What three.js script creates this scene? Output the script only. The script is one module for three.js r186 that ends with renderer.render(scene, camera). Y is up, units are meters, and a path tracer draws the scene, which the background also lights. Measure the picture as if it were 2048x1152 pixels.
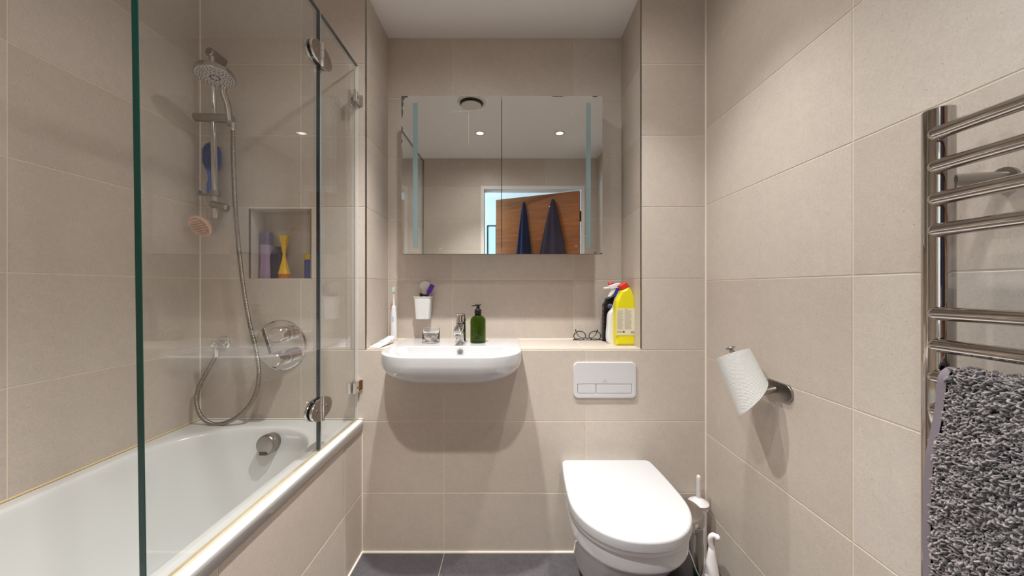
import * as THREE from 'three';
import { mergeGeometries, toCreasedNormals } from 'three/addons/utils/BufferGeometryUtils.js';
import { RoundedBoxGeometry } from 'three/addons/geometries/RoundedBoxGeometry.js';
import { RectAreaLightUniformsLib } from 'three/addons/lights/RectAreaLightUniformsLib.js';

// ---------------------------------------------------------------- camera, light, exposure
const F = 700, CH = 1.111;                       // focal length in pixels of the 2048 x 1152 frame, lens height
const scene = new THREE.Scene();
scene.background = new THREE.Color(0x000000);
const camera = new THREE.PerspectiveCamera(2 * Math.atan(576 / F) * 180 / Math.PI, 2048 / 1152, 0.01, 30);
camera.position.set(0, CH, 0);
camera.lookAt(0, CH, -1);
const renderer = new THREE.WebGLRenderer({ antialias: true });
renderer.toneMapping = THREE.LinearToneMapping;
renderer.toneMappingExposure = 1.03;
renderer.shadowMap.enabled = true;
RectAreaLightUniformsLib.init();
const SPOT = { color: 0xfffdf9, power: 6.9, angle: 0.76, penumbra: 1.0, scatter: 0.095 };   // beam and wide scatter of each lamp
const DAY = { color: 0xcdeaff, power: 14 };

// ---------------------------------------------------------------- measures of the room (metres)
const ZF = -1.4706, ZN = -1.7327, ZR = 0.18;      // end wall, back of recess, door wall
const XL = -1.31, XR = 0.8155, XP = -0.63;        // left wall, right wall, bath panel
const NX0 = -0.612, NX1 = 0.54;                   // sides of the recess
const SH = 0.857, YC = 2.349;                     // ledge, ceiling
const BATH = 0.56;                                // bath rim

// ---------------------------------------------------------------- helpers
let seed = 7;
const rnd = () => { seed = (seed * 1664525 + 1013904223) >>> 0; return seed / 4294967296; };
const rr = (a, b) => a + (b - a) * rnd();
const V = (x, y, z) => new THREE.Vector3(x, y, z);
const P = (px, py, d) => V((px - 1024) * d / F, CH - (py - 576) * d / F, -d);
const taken = {};
function numbered(name) { const n = taken[name] = (taken[name] ?? -1) + 1; return n ? name + '_' + String(n).padStart(3, '0') : name; }
function mat(color, roughness = 0.5, metalness = 0, extra = {}) { return new THREE.MeshPhysicalMaterial({ color, roughness, metalness, ...extra }); }
function merge(geos) {
  if (!Array.isArray(geos)) return geos;
  const list = geos.map((g) => { const n = g.index ? g.toNonIndexed() : g.clone(); for (const k of Object.keys(n.attributes)) if (!['position', 'normal', 'uv'].includes(k)) n.deleteAttribute(k); if (!n.attributes.uv) n.setAttribute('uv', new THREE.BufferAttribute(new Float32Array(n.attributes.position.count * 2), 2)); return n; });
  return list.length === 1 ? list[0] : mergeGeometries(list);
}
function obj(name, geos, material, parent = scene) {
  const m = new THREE.Mesh(merge(geos), material);
  m.name = parent === scene ? numbered(name) : name;
  m.castShadow = m.receiveShadow = true;
  parent.add(m);
  return m;
}
function tag(o, label, category, group) { o.userData.label = label; if (category) o.userData.category = category; if (group) o.userData.group = group; return o; }
function thing(name, label, category, [x, y, z] = [0, 0, 0], group) {
  const g = new THREE.Group();
  g.name = numbered(name); g.position.set(x, y, z); scene.add(g);
  return tag(g, label, category, group);
}
function struct(name, geos, material, label, category) {
  const m = obj(name, geos, material); m.userData.kind = 'structure';
  return tag(m, label, category);
}
function box(x0, x1, y0, y1, z0, z1) { const g = new THREE.BoxGeometry(x1 - x0, y1 - y0, z1 - z0); g.translate((x0 + x1) / 2, (y0 + y1) / 2, (z0 + z1) / 2); return g; }
function rbox(w, h, d, r, x = 0, y = 0, z = 0, s = 3) { const g = new RoundedBoxGeometry(w, h, d, s, r); g.translate(x, y, z); return g; }
function lathe(pts, seg = 32) { return new THREE.LatheGeometry(pts.map(([x, y]) => new THREE.Vector2(Math.max(x, 0.00005), y)), seg); }
function crisp(g, a = 0.6) { return toCreasedNormals(g.index ? g.toNonIndexed() : g, a); }
function cyl(r0, r1, h, seg = 24) { return new THREE.CylinderGeometry(r1, r0, h, seg); }
const UPV = V(0, 1, 0);
function between(g, a, b) {                       // a shape along +y from 0 to its length, turned to point from a to b
  const q = new THREE.Quaternion().setFromUnitVectors(UPV, b.clone().sub(a).normalize());
  return g.applyQuaternion(q).translate(a.x, a.y, a.z);
}
function rod(a, b, r0, r1 = r0, seg = 16) { const h = a.distanceTo(b); const g = cyl(r0, r1, h, seg); g.translate(0, h / 2, 0); return between(g, a, b); }
function capRod(a, b, r, seg = 16) { const h = a.distanceTo(b); const g = new THREE.CapsuleGeometry(r, h, 6, seg); g.translate(0, h / 2, 0); return between(g, a, b); }
function tube(pts, r, n = 40, rad = 10, closed = false) { return new THREE.TubeGeometry(new THREE.CatmullRomCurve3(pts, closed), n, r, rad, closed); }
// outline of a rectangle with four corner radii, as [x, z] points
function rrect(x0, x1, z0, z1, r, nc = 10, ns = 8) {
  const [a, b, c, d] = Array.isArray(r) ? r : [r, r, r, r], out = [];
  const corner = (cx, cz, rad, from) => { for (let i = 0; i <= nc; i++) { const t = from + (i / nc) * Math.PI / 2; out.push([cx + rad * Math.cos(t), cz + rad * Math.sin(t)]); } };
  const side = (n) => { const p = out[out.length - 1]; return (q) => { for (let i = 1; i < n; i++) out.push([p[0] + (q[0] - p[0]) * i / n, p[1] + (q[1] - p[1]) * i / n]); }; };
  corner(x0 + a, z0 + a, a, Math.PI); side(ns)([x1 - b, z0]);
  corner(x1 - b, z0 + b, b, Math.PI * 1.5); side(ns)([x1, z1 - c]);
  corner(x1 - c, z1 - c, c, 0); side(ns)([x0 + d, z1]);
  corner(x0 + d, z1 - d, d, Math.PI / 2); side(ns)([x0, z0 + a]);
  return out;
}
const lift = (o, y) => o.map(([x, z]) => [x, typeof y === 'function' ? y(x, z) : y, z]);
const mixo = (a, b, t) => a.map((p, i) => [p[0] + (b[i][0] - p[0]) * t, p[1] + (b[i][1] - p[1]) * t]);
function loft(rings, capA = false, capB = false) {
  const n = rings[0].length, pos = [], uv = [], idx = [];
  rings.forEach((r, k) => { for (let i = 0; i <= n; i++) { pos.push(...r[i % n]); uv.push(i / n, k / (rings.length - 1)); } });
  const w = n + 1;
  for (let k = 0; k < rings.length - 1; k++) for (let i = 0; i < n; i++) { const a = k * w + i, b = a + 1, c = a + w, d = c + 1; idx.push(a, c, b, b, c, d); }
  const cap = (r, flip) => { const c = r.reduce((s, p) => [s[0] + p[0] / n, s[1] + p[1] / n, s[2] + p[2] / n], [0, 0, 0]); const at = pos.length / 3; pos.push(...c); uv.push(0.5, 0.5); r.forEach((p) => { pos.push(...p); uv.push(0, 0); }); for (let i = 0; i < n; i++) { const a = at + 1 + i, b = at + 1 + (i + 1) % n; flip ? idx.push(at, b, a) : idx.push(at, a, b); } };
  if (capA) cap(rings[0], false);
  if (capB) cap(rings[rings.length - 1], true);
  const g = new THREE.BufferGeometry();
  g.setAttribute('position', new THREE.Float32BufferAttribute(pos, 3)); g.setAttribute('uv', new THREE.Float32BufferAttribute(uv, 2)); g.setIndex(idx);
  g.computeVertexNormals();
  return g;
}
function grid(nu, nv, f) {                        // a surface from f(u, v) -> [x, y, z]
  const pos = [], uv = [], idx = [];
  for (let j = 0; j <= nv; j++) for (let i = 0; i <= nu; i++) { pos.push(...f(i / nu, j / nv)); uv.push(i / nu, j / nv); }
  for (let j = 0; j < nv; j++) for (let i = 0; i < nu; i++) { const a = j * (nu + 1) + i, b = a + 1, c = a + nu + 1, d = c + 1; idx.push(a, b, c, b, d, c); }
  const g = new THREE.BufferGeometry();
  g.setAttribute('position', new THREE.Float32BufferAttribute(pos, 3)); g.setAttribute('uv', new THREE.Float32BufferAttribute(uv, 2)); g.setIndex(idx); g.computeVertexNormals();
  return g;
}
function extrude(pts, depth, bevel = 0, curve = 12) {   // pts: Vector2-like outline, or a Shape
  const s = pts instanceof THREE.Shape ? pts : new THREE.Shape(pts.map(([x, y]) => new THREE.Vector2(x, y)));
  return new THREE.ExtrudeGeometry(s, { depth, bevelEnabled: bevel > 0, bevelSize: bevel, bevelThickness: bevel, bevelOffset: -bevel, bevelSegments: 4, curveSegments: curve });
}
function smooth(pts, n = 60, closed = true) { return new THREE.CatmullRomCurve3(pts.map(([x, y]) => V(x, y, 0)), closed, 'centripetal').getPoints(n).slice(0, closed ? -1 : undefined).map((p) => [p.x, p.y]); }

// ---------------------------------------------------------------- textures
function texture(size, f, srgb = true, repeat) {
  const d = new Uint8Array(size * size * 4);
  for (let y = 0; y < size; y++) for (let x = 0; x < size; x++) { const c = f(x / size, y / size, x, y), k = (y * size + x) * 4; d[k] = c[0]; d[k + 1] = c[1]; d[k + 2] = c[2]; d[k + 3] = 255; }
  const t = new THREE.DataTexture(d, size, size);
  t.wrapS = t.wrapT = THREE.RepeatWrapping; t.magFilter = THREE.LinearFilter; t.minFilter = THREE.LinearMipmapLinearFilter; t.generateMipmaps = true;
  if (srgb) t.colorSpace = THREE.SRGBColorSpace;
  if (repeat) t.repeat.set(...repeat);
  t.needsUpdate = true;
  return t;
}
function valueNoise(n, s0) {                      // tiling value noise with n cells a side
  let s = s0 >>> 0; const r = () => { s = (s * 1664525 + 1013904223) >>> 0; return s / 4294967296; };
  const g = Float32Array.from({ length: n * n }, r), e = (t) => t * t * (3 - 2 * t);
  return (u, v) => { const x = ((u % 1) + 1) % 1 * n, y = ((v % 1) + 1) % 1 * n, i = Math.floor(x), j = Math.floor(y), a = e(x - i), b = e(y - j), at = (p, q) => g[(q % n) * n + (p % n)]; return (at(i, j) * (1 - a) + at(i + 1, j) * a) * (1 - b) + (at(i, j + 1) * (1 - a) + at(i + 1, j + 1) * a) * b; };
}
const clamp = (x) => Math.max(0, Math.min(255, x));
function stoneTexture(rgb, amount, s0, specks) {
  const a = valueNoise(7, s0), b = valueNoise(31, s0 + 1), c = valueNoise(160, s0 + 2), e = valueNoise(256, s0 + 3);
  return texture(512, (u, v) => { let k = 1 + amount * ((a(u, v) - 0.5) * 0.35 + (b(u, v) - 0.5) * 0.4 + (c(u, v) - 0.5) * 1.0 + (e(u, v) - 0.5) * 0.7); if (e(u, v) > specks && c(u, v) > 0.62) k *= 0.86; return rgb.map((q) => clamp(q * k)); });
}
const wallTex = stoneTexture([209, 198, 187], 0.045, 11, 0.86);
const floorTex = stoneTexture([92, 88, 92], 0.16, 23, 0.9);
const canvasTexture = (w, h, draw) => { const c = document.createElement('canvas'); c.width = w; c.height = h; draw(c.getContext('2d'), w, h); const t = new THREE.CanvasTexture(c); t.colorSpace = THREE.SRGBColorSpace; return t; };

// ---------------------------------------------------------------- materials
const M = {
  tile: [0xffffff, 0xfaf9f7, 0xf6f4f3].map((c) => mat(c, 0.5, 0, { map: wallTex })),
  floorTile: [0xffffff, 0xf2f2f4].map((c) => mat(c, 0.55, 0, { map: floorTex })),
  grout: mat(0xe4d8c6, 0.9), floorGrout: mat(0xb6ab9e, 0.9), silicone: mat(0xefe8da, 0.5),
  ceiling: mat(0xf3f0ec, 0.9), steelTrim: mat(0x9a958f, 0.3, 1),
  ceramic: mat(0xd0d0d2, 0.12, 0, { clearcoat: 0.6, clearcoatRoughness: 0.05 }), plasticWhite: mat(0xdededd, 0.3), acrylic: mat(0xdddddb, 0.16, 0, { clearcoat: 0.5, clearcoatRoughness: 0.06 }),
  chrome: mat(0xd8d6d4, 0.06, 1), brushed: mat(0xa8a29c, 0.3, 1), darkChrome: mat(0xb9b2ac, 0.05, 1),
  glass: mat(0xfdfefe, 0.0, 0, { transmission: 1, thickness: 0, ior: 1.5 }), glassEdge: mat(0x05382f, 0.2), seal: mat(0xdcdad6, 0.4),
  mirror: mat(0xe6e6e4, 0.0, 1), frosted: mat(0x76898b, 0.5, 0.2), carcass: mat(0x9b958e, 0.5),
  black: mat(0x0b0b0d, 0.35), rubber: mat(0x1a1a1c, 0.7),
};

// ---------------------------------------------------------------- tiled surfaces: every tile a mesh of its own, joints recessed
const tileGeos = {}, TT = 0.008, GAP = 0.0034;
function tileGeo(w, h) {
  const variant = Math.floor(rnd() * 5), key = [w.toFixed(4), h.toFixed(4), variant].join();
  if (!tileGeos[key]) {
    const c = 0.0007, s = new THREE.Shape();
    s.moveTo(-w / 2, -h / 2); s.lineTo(w / 2, -h / 2); s.lineTo(w / 2, h / 2); s.lineTo(-w / 2, h / 2); s.closePath();
    const g = new THREE.ExtrudeGeometry(s, { depth: TT - c, bevelEnabled: true, bevelSize: c, bevelThickness: c, bevelOffset: -c, bevelSegments: 1 });
    g.translate(0, 0, -TT); const p = g.attributes.position, uv = g.attributes.uv, ou = rnd(), ov = rnd();
    for (let i = 0; i < p.count; i++) uv.setXY(i, p.getX(i) / 0.6 + ou, p.getY(i) / 0.6 + ov);
    tileGeos[key] = g;
  }
  return tileGeos[key];
}
// at(u, v) -> position on the face; turn: [x, y] rotation of a tile that faces +z
function tiles(parent, us, vs, at, turn, mats = M.tile, name = 'tile', skip) {
  for (let i = 0; i < us.length - 1; i++) for (let j = 0; j < vs.length - 1; j++) {
    const u0 = Math.min(us[i], us[i + 1]), u1 = Math.max(us[i], us[i + 1]), v0 = Math.min(vs[j], vs[j + 1]), v1 = Math.max(vs[j], vs[j + 1]);
    if (skip && skip((u0 + u1) / 2, (v0 + v1) / 2)) continue;
    const m = new THREE.Mesh(tileGeo(u1 - u0 - GAP, v1 - v0 - GAP), mats[Math.floor(rnd() * mats.length)]);
    m.name = name; m.position.copy(at((u0 + u1) / 2, (v0 + v1) / 2)); m.rotation.set(turn[0], turn[1], 0); m.castShadow = m.receiveShadow = true;
    parent.add(m);
  }
}
const VJ = [0, 0.251, 0.551, 0.851, 1.151, 1.451, 1.751, 2.051, YC];
const G = 0.0012;                                 // how far the grout lies behind the tile faces

// end wall with the recess for basin and cabinet and the small shower niche
const HX0 = -1.1008, HX1 = -0.8466, HY0 = 1.151, HY1 = 1.444, HD = 0.1;
{
  const zb = ZN - 0.12, z = ZF - G;
  const w = struct('wall_front', [
    box(XL - 0.1, NX0 - G, 0, HY0 - G, zb, z), box(XL - 0.1, NX0 - G, HY1 + G, YC, zb, z),
    box(XL - 0.1, HX0 - G, HY0 - G, HY1 + G, zb, z), box(HX1 + G, NX0 - G, HY0 - G, HY1 + G, zb, z), box(HX0 - G, HX1 + G, HY0 - G, HY1 + G, zb, ZF - HD - G),
    box(NX0 - G, XR + 0.1, 0, SH - G, zb, z), box(NX1 + G, XR + 0.1, SH - G, YC, zb, z), box(NX0 - G, NX1 + G, SH - G, YC, zb, ZN - G),
  ], M.grout, 'beige tiled end wall with a deep recess above the basin ledge', 'wall');
  const at = (u, v) => V(u, v, ZF);
  tiles(w, [XL, -0.886, -0.286, 0.311, XR], [0, 0.251, 0.551, 0.851], at, [0, 0]);
  tiles(w, [XL, -0.886, NX0], VJ.slice(3), at, [0, 0], M.tile, 'tile', (u, v) => v > 1.151 && v < 1.451);
  tiles(w, [XL, HX0], [1.151, 1.451], at, [0, 0]); tiles(w, [HX1, NX0], [1.151, 1.451], at, [0, 0]);
  tiles(w, [NX1, XR], [0.851, 1.151, 1.451, 1.751, 2.051, YC], at, [0, 0]);
  // recess
  tiles(w, [NX0, -0.2946, 0.307, NX1], [SH, 1.151, 1.451, 1.751, 2.051, YC], (u, v) => V(u, v, ZN), [0, 0]);
  tiles(w, [ZN, ZF], [SH, 1.151, 1.451, 1.751, 2.051, YC], (u, v) => V(NX0, v, u), [0, Math.PI / 2]);
  tiles(w, [ZN, ZF], [SH, 1.151, 1.451, 1.751, 2.051, YC], (u, v) => V(NX1, v, u), [0, -Math.PI / 2]);
  tiles(w, [NX0, -0.2946, 0.307, NX1], [-ZN, -ZF], (u, v) => V(u, SH, -v), [-Math.PI / 2, 0], M.tile, 'ledge_tile');
  // shower niche lining
  const zc = ZF - HD;
  tiles(w, [HX0, HX1], [HY0, HY1], (u, v) => V(u, v, zc), [0, 0], M.tile, 'niche_tile');
  tiles(w, [zc, ZF], [HY0, HY1], (u, v) => V(HX0, v, u), [0, Math.PI / 2], M.tile, 'niche_tile');
  tiles(w, [zc, ZF], [HY0, HY1], (u, v) => V(HX1, v, u), [0, -Math.PI / 2], M.tile, 'niche_tile');
  tiles(w, [HX0, HX1], [-zc, -ZF], (u, v) => V(u, HY0, -v), [-Math.PI / 2, 0], M.tile, 'niche_tile');
  tiles(w, [HX0, HX1], [zc, ZF], (u, v) => V(u, HY1, v), [Math.PI / 2, 0], M.tile, 'niche_tile');
}
{
  const w = struct('wall_left', box(XL - 0.12, XL - G, 0, YC, ZF - 0.3, ZR + 0.1), M.grout, 'beige tiled wall along the length of the bath', 'wall');
  tiles(w, [ZF, -0.909, -0.309, ZR], VJ, (u, v) => V(XL, v, u), [0, Math.PI / 2]);
}
const RJ = [0, 0.184, 0.503, 0.822, 1.141, 1.46, 1.779, 2.098, YC];
{
  const w = struct('wall_right', box(XR + G, XR + 0.12, 0, YC, ZF - 0.3, ZR + 0.1), M.grout, 'beige tiled wall carrying the towel radiator and roll holder', 'wall');
  tiles(w, [ZF, -0.838, -0.238, ZR], RJ, (u, v) => V(XR, v, u), [0, -Math.PI / 2]);
}
const DX0 = -0.267, DX1 = 0.662, DY = 2.054;      // door opening in the wall behind the camera
{
  const w = struct('wall_rear', [box(XL - 0.1, DX0 - 0.03, 0, YC, ZR + G, ZR + 0.12), box(DX1 + 0.03, XR + 0.1, 0, YC, ZR + G, ZR + 0.12), box(DX0 - 0.03, DX1 + 0.03, DY + 0.03, YC, ZR + G, ZR + 0.12)], M.grout, 'beige tiled wall with the doorway, seen in the mirror', 'wall');
  const vs = [0, 0.273, 0.573, 0.873, 1.173, 1.473, 1.773, 2.073, YC], at = (u, v) => V(u, v, ZR);
  tiles(w, [XL, -0.877, DX0 - 0.02], vs.slice(0, 8), at, [0, Math.PI]); tiles(w, [DX1 + 0.02, XR], vs.slice(0, 8), at, [0, Math.PI]);
  tiles(w, [XL, -0.877, -0.277, 0.323, XR], vs.slice(7), at, [0, Math.PI]);
}
{
  const w = struct('wall_bath_panel', box(XP - 0.02, XP - G, 0, BATH - 0.036, ZF, ZR), M.grout, 'beige tiled panel closing the side of the bath', 'wall');
  tiles(w, [ZF, -1.32, -0.75, -0.15, ZR], [0, 0.251, BATH - 0.036], (u, v) => V(XP, v, u), [0, Math.PI / 2]);
}
{
  const f = struct('floor', box(XP - 0.7, XR + 0.1, -0.12, -G, ZF - 0.1, ZR + 0.12), M.floorGrout, 'dark grey slate tiled bathroom floor', 'floor');
  tiles(f, [XP, -0.284, 0.316, XR], [-ZR - 0.1, 0.45, 1.05, -ZF], (u, v) => V(u, 0, -v), [-Math.PI / 2, 0], M.floorTile);
}
struct('ceiling', box(XL - 0.12, XR + 0.12, YC, YC + 0.12, ZN - 0.12, ZR + 0.12), M.ceiling, 'plain off-white plaster ceiling', 'ceiling');
{ // silicone beads and metal corner trims
  const bead = (n, g, m = M.silicone, label = 'cream silicone bead') => struct(n, g, m, label, 'trim');
  bead('trim_1', rod(V(XP, 0.002, ZF + 0.002), V(XR, 0.002, ZF + 0.002), 0.0055, 0.0055, 8), M.silicone, 'cream sealant bead where end wall meets floor');
  bead('trim_2', rod(V(XP + 0.001, 0.002, ZF), V(XP + 0.001, 0.002, ZR), 0.0055, 0.0055, 8), M.silicone, 'cream sealant bead where bath panel meets floor');
  bead('trim_3', rod(V(XR - 0.001, 0, ZF + 0.001), V(XR - 0.001, YC, ZF + 0.001), 0.0042, 0.0042, 8), M.silicone, 'cream sealant bead in corner of end wall and radiator wall');
  bead('trim_4', rod(V(XL + 0.001, BATH, ZF + 0.001), V(XL + 0.001, YC, ZF + 0.001), 0.003, 0.003, 8), M.silicone, 'cream sealant bead in corner above the bath');
  bead('trim_5', rod(V(XP + 0.001, 0, ZF + 0.001), V(XP + 0.001, BATH - 0.04, ZF + 0.001), 0.003, 0.003, 8), M.silicone, 'cream sealant bead in corner of bath panel and end wall');
  bead('trim_6', [box(NX0 - 0.0045, NX0 + 0.0005, SH, YC, ZF - 0.004, ZF + 0.0015)], M.steelTrim, 'slim metal edge trim on recess corner by the bath screen');
  bead('trim_7', [box(NX1 - 0.0005, NX1 + 0.0045, SH, YC, ZF - 0.004, ZF + 0.0015)], M.steelTrim, 'slim metal edge trim on recess corner by the cleaning bottles');
  bead('trim_8', [box(HX0 - 0.004, HX0 + 0.001, HY0, HY1, ZF - 0.003, ZF + 0.0015), box(HX1 - 0.001, HX1 + 0.004, HY0, HY1, ZF - 0.003, ZF + 0.0015)], M.steelTrim, 'slim metal edge trims of the shower niche');
  bead('trim_9', rod(V(NX0, SH + 0.001, ZN + 0.001), V(NX1, SH + 0.001, ZN + 0.001), 0.003, 0.003, 8), M.silicone, 'cream sealant bead along the back of the ledge');
  bead('trim_10', rod(V(XL + 0.001, BATH + 0.001, ZF), V(XL + 0.001, BATH + 0.001, ZR), 0.0035, 0.0035, 8), mat(0xdcc79c, 0.5), 'yellowed sealant bead between bath and long wall');
  bead('trim_11', rod(V(XL, BATH + 0.001, ZF + 0.001), V(-0.626, BATH + 0.001, ZF + 0.001), 0.003, 0.003, 8), M.silicone, 'cream sealant bead between bath and end wall');
}

// ---------------------------------------------------------------- ceiling fittings
const lightDisc = mat(0xffffff, 0.5, 0, { emissive: 0xfff4e6, emissiveIntensity: 6 });
for (const [x, z, label, k] of [[-0.256, -0.365, 'round white recessed ceiling downlight, reflected left of the mirror door gap', 1.6], [0.38, -0.365, 'round white recessed ceiling downlight, reflected in the right mirror door', 0.3],
  [-0.25, -1.05, 'round white recessed ceiling downlight above the basin', 1.5], [0.4, -1.05, 'round white recessed ceiling downlight above the toilet', 0.6]]) {
  const t = thing('downlight', label, 'downlight', [x, YC, z], 'recessed ceiling downlights');
  obj('bezel', lathe([[0.027, -0.001], [0.029, -0.005], [0.038, -0.005], [0.042, -0.001], [0.042, 0.0]], 32), M.plasticWhite, t);
  obj('light_lens', cyl(0.028, 0.028, 0.002, 28).translate(0, -0.0015, 0), lightDisc, t);
  for (const [name, power, angle, soft] of [['downlight_beam', SPOT.power * k, SPOT.angle, SPOT.penumbra], ['downlight_scatter', SPOT.power * k * SPOT.scatter, 1.5, 0.6]]) {
  const s = new THREE.SpotLight(SPOT.color, power, 0, angle, soft, 2);
  s.name = name; s.castShadow = true; s.shadow.radius = 1.3; s.position.set(0, -0.012, 0); s.target.position.set(0, -1, 0); s.shadow.bias = -0.0005; s.shadow.mapSize.set(1024, 1024);
  t.add(s, s.target);
  }
}
{
  const t = thing('extractor_vent', 'round white domed extractor vent in the ceiling', 'vent', [-0.27, YC, -0.824]);
  obj('vent_gap', lathe([[0, -0.002], [0.078, -0.002]], 40), mat(0x6b635b, 0.8), t);
  obj('vent_rim', lathe([[0.077, -0.001], [0.08, -0.008], [0.09, -0.008], [0.096, 0]], 40), M.plasticWhite, t);
  obj('vent_disc', lathe([[0, -0.034], [0.045, -0.032], [0.066, -0.026], [0.068, -0.022], [0.06, -0.02], [0, -0.02]], 40), mat(0xd9d4cb, 0.5), t);
}

// ---------------------------------------------------------------- bath
{
  const t = thing('bathtub', 'white acrylic bathtub built in along the tiled wall', 'bathtub', [0, 0, 0]);
  const x0 = XL + 0.001, x1 = -0.624, z0 = ZF + 0.001, z1 = ZR - 0.001;
  const outer = (i) => rrect(x0 + i, x1 - i, z0 + i, z1 - i, 0.004, 14, 14);
  const open = rrect(-1.262, -0.700, -1.392, 0.095, [0.25, 0.25, 0.2, 0.2], 14, 14), low = rrect(-1.155, -0.805, -1.24, -0.14, [0.15, 0.15, 0.14, 0.14], 14, 14);
  const rings = [lift(mixo(outer(0), outer(0.02), 1), BATH - 0.036), lift(outer(0), BATH - 0.036), lift(outer(0), BATH - 0.008)];
  for (const a of [30, 60, 90]) { const r = a * Math.PI / 180; rings.push(lift(outer(0.008 * (1 - Math.cos(r))), BATH - 0.008 + 0.008 * Math.sin(r))); }
  rings.push(lift(mixo(outer(0.008), open, 0.5), BATH), lift(mixo(outer(0.008), open, 0.86), BATH));
  for (const [s, y] of [[0, 0.002], [0.035, 0.008], [0.07, 0.02], [0.11, 0.045], [0.2, 0.1], [0.33, 0.17], [0.46, 0.24], [0.58, 0.30], [0.7, 0.345], [0.84, 0.375], [1, 0.39]]) rings.push(lift(mixo(open, low, s), BATH - y));
  rings.push(lift(mixo(low, low.map(() => [-0.98, -0.7]), 0.5), 0.166));
  obj('tub_shell', loft(rings, false, true), M.acrylic, t);
  const o = new THREE.Group(); o.name = 'overflow_filler'; o.position.set(-0.94, 0.508, -1.372); o.rotation.x = -0.13; t.add(o);
  obj('filler_cap', between(lathe([[0, 0.045], [0.029, 0.044], [0.0345, 0.04], [0.0365, 0.03], [0.0365, 0.0], [0, 0]], 40), V(0, 0, 0), V(0, 0, 1)), M.brushed, o);
  obj('filler_spout', [rbox(0.03, 0.014, 0.026, 0.003, -0.003, -0.03, 0.033)], mat(0x3a3836, 0.4, 0.6), o);
}
// ---------------------------------------------------------------- glass screen on the bath rim
{
  const X = -0.65, top = CH + 0.928, bot = BATH + 0.004;
  const t = thing('bath_screen', 'clear two-panel hinged glass bath screen on the bath rim', 'shower screen', [X, bot, ZF]);
  const pane = (name, zA, zB, zBtop, edges) => {        // zA: wall side, zB: room side at the foot, zBtop: at the head
    const p = new THREE.Group(); p.name = name; t.add(p);
    const s = new THREE.Shape(); const h = top - bot;
    s.moveTo(-(zA - ZF), 0); s.lineTo(-(zB - ZF), 0); s.lineTo(-(zBtop - ZF), h); s.lineTo(-(zA - ZF), h); s.closePath();
    const g = new THREE.ExtrudeGeometry(s, { depth: 0.01, bevelEnabled: false }); g.translate(0, 0, -0.005); g.rotateY(Math.PI / 2);
    obj('glass', g, M.glass, p);
    const e = (za, ya, zb, yb, r = 0.0043) => { const a = V(0, ya, za - ZF), b = V(0, yb, zb - ZF), L = a.distanceTo(b), q = new THREE.BoxGeometry(0.0108, L, 0.0016); q.translate(0, L / 2, 0); return between(q, a, b); };
    tag(obj('glass_edge', [e(zB + 0.0008, 0, zBtop + 0.0008, h)], edges[0], p), 'polished vertical glass edge'); obj('glass_edge', [e(zA - 0.0008, 0, zA - 0.0008, h), e(zA, h + 0.0008, zBtop, h + 0.0008)], edges[1], p);
    return p;
  };
  pane('fixed_panel', ZF + 0.006, -1.181, -1.181, [mat(0x8f9a9e, 0.2), mat(0x3c4a4c, 0.2)]);
  pane('hinged_panel', -1.172, -0.618, -0.598, [M.glassEdge, mat(0x16262e, 0.15)]);
  obj('wall_seal', box(-0.006, 0.006, 0, top - bot, 0.0015, 0.008), M.seal, t);
  obj('bottom_seal', box(-0.006, 0.006, -0.0035, 0.0, 0.01, 0.85), mat(0xd9c7a6, 0.5), t);
  const zh = -1.1765 - ZF;
  for (const h of [0.782, -0.405]) {
    const y = CH + h - bot, hg = new THREE.Group(); hg.name = 'hinge'; hg.position.set(0, y, zh); t.add(hg);
    for (const s of [-1, 1]) for (const side of [-1, 1]) {
      const sh = new THREE.Shape(); sh.absellipse(0, 0, 0.058, 0.036, -Math.PI / 2, Math.PI / 2, false);
      const g = new THREE.ExtrudeGeometry(sh, { depth: 0.005, bevelEnabled: true, bevelSize: 0.0015, bevelThickness: 0.0015, bevelSegments: 2, curveSegments: 16 });
      g.translate(0.004, 0, 0); if (s < 0) g.rotateZ(Math.PI); g.rotateY(-Math.PI / 2); g.translate(side > 0 ? 0.0115 : -0.0055, 0, 0);
      const pl = obj('hinge_plate', g, M.chrome, hg);
      for (const q of [[s * 0.03, 0]]) obj('screw', between(cyl(0.005, 0.005, 0.003, 12), V(side * 0.0125, q[1], q[0]), V(side * 0.0135, q[1], q[0])), M.brushed, pl);
    }
    obj('hinge_barrel', [rod(V(0.012, -0.04, 0), V(0.012, -0.014, 0), 0.0075), rod(V(0.012, -0.013, 0), V(0.012, 0.013, 0), 0.0075), rod(V(0.012, 0.014, 0), V(0.012, 0.04, 0), 0.0075)], M.chrome, hg);
  }
  for (const h of [0.785, -0.408]) {
    const y = CH + h - bot;
    const b = obj('wall_bracket', [rbox(0.012, 0.046, 0.05, 0.002, 0.0105, y, 0.026), rbox(0.012, 0.046, 0.05, 0.002, -0.0105, y, 0.026), rbox(0.05, 0.046, 0.004, 0.001, 0, y, 0.0025)], M.chrome, t);
    obj('screw', rod(V(0.016, y, 0.03), V(0.018, y, 0.03), 0.006), M.brushed, b);
  }
}
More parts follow.
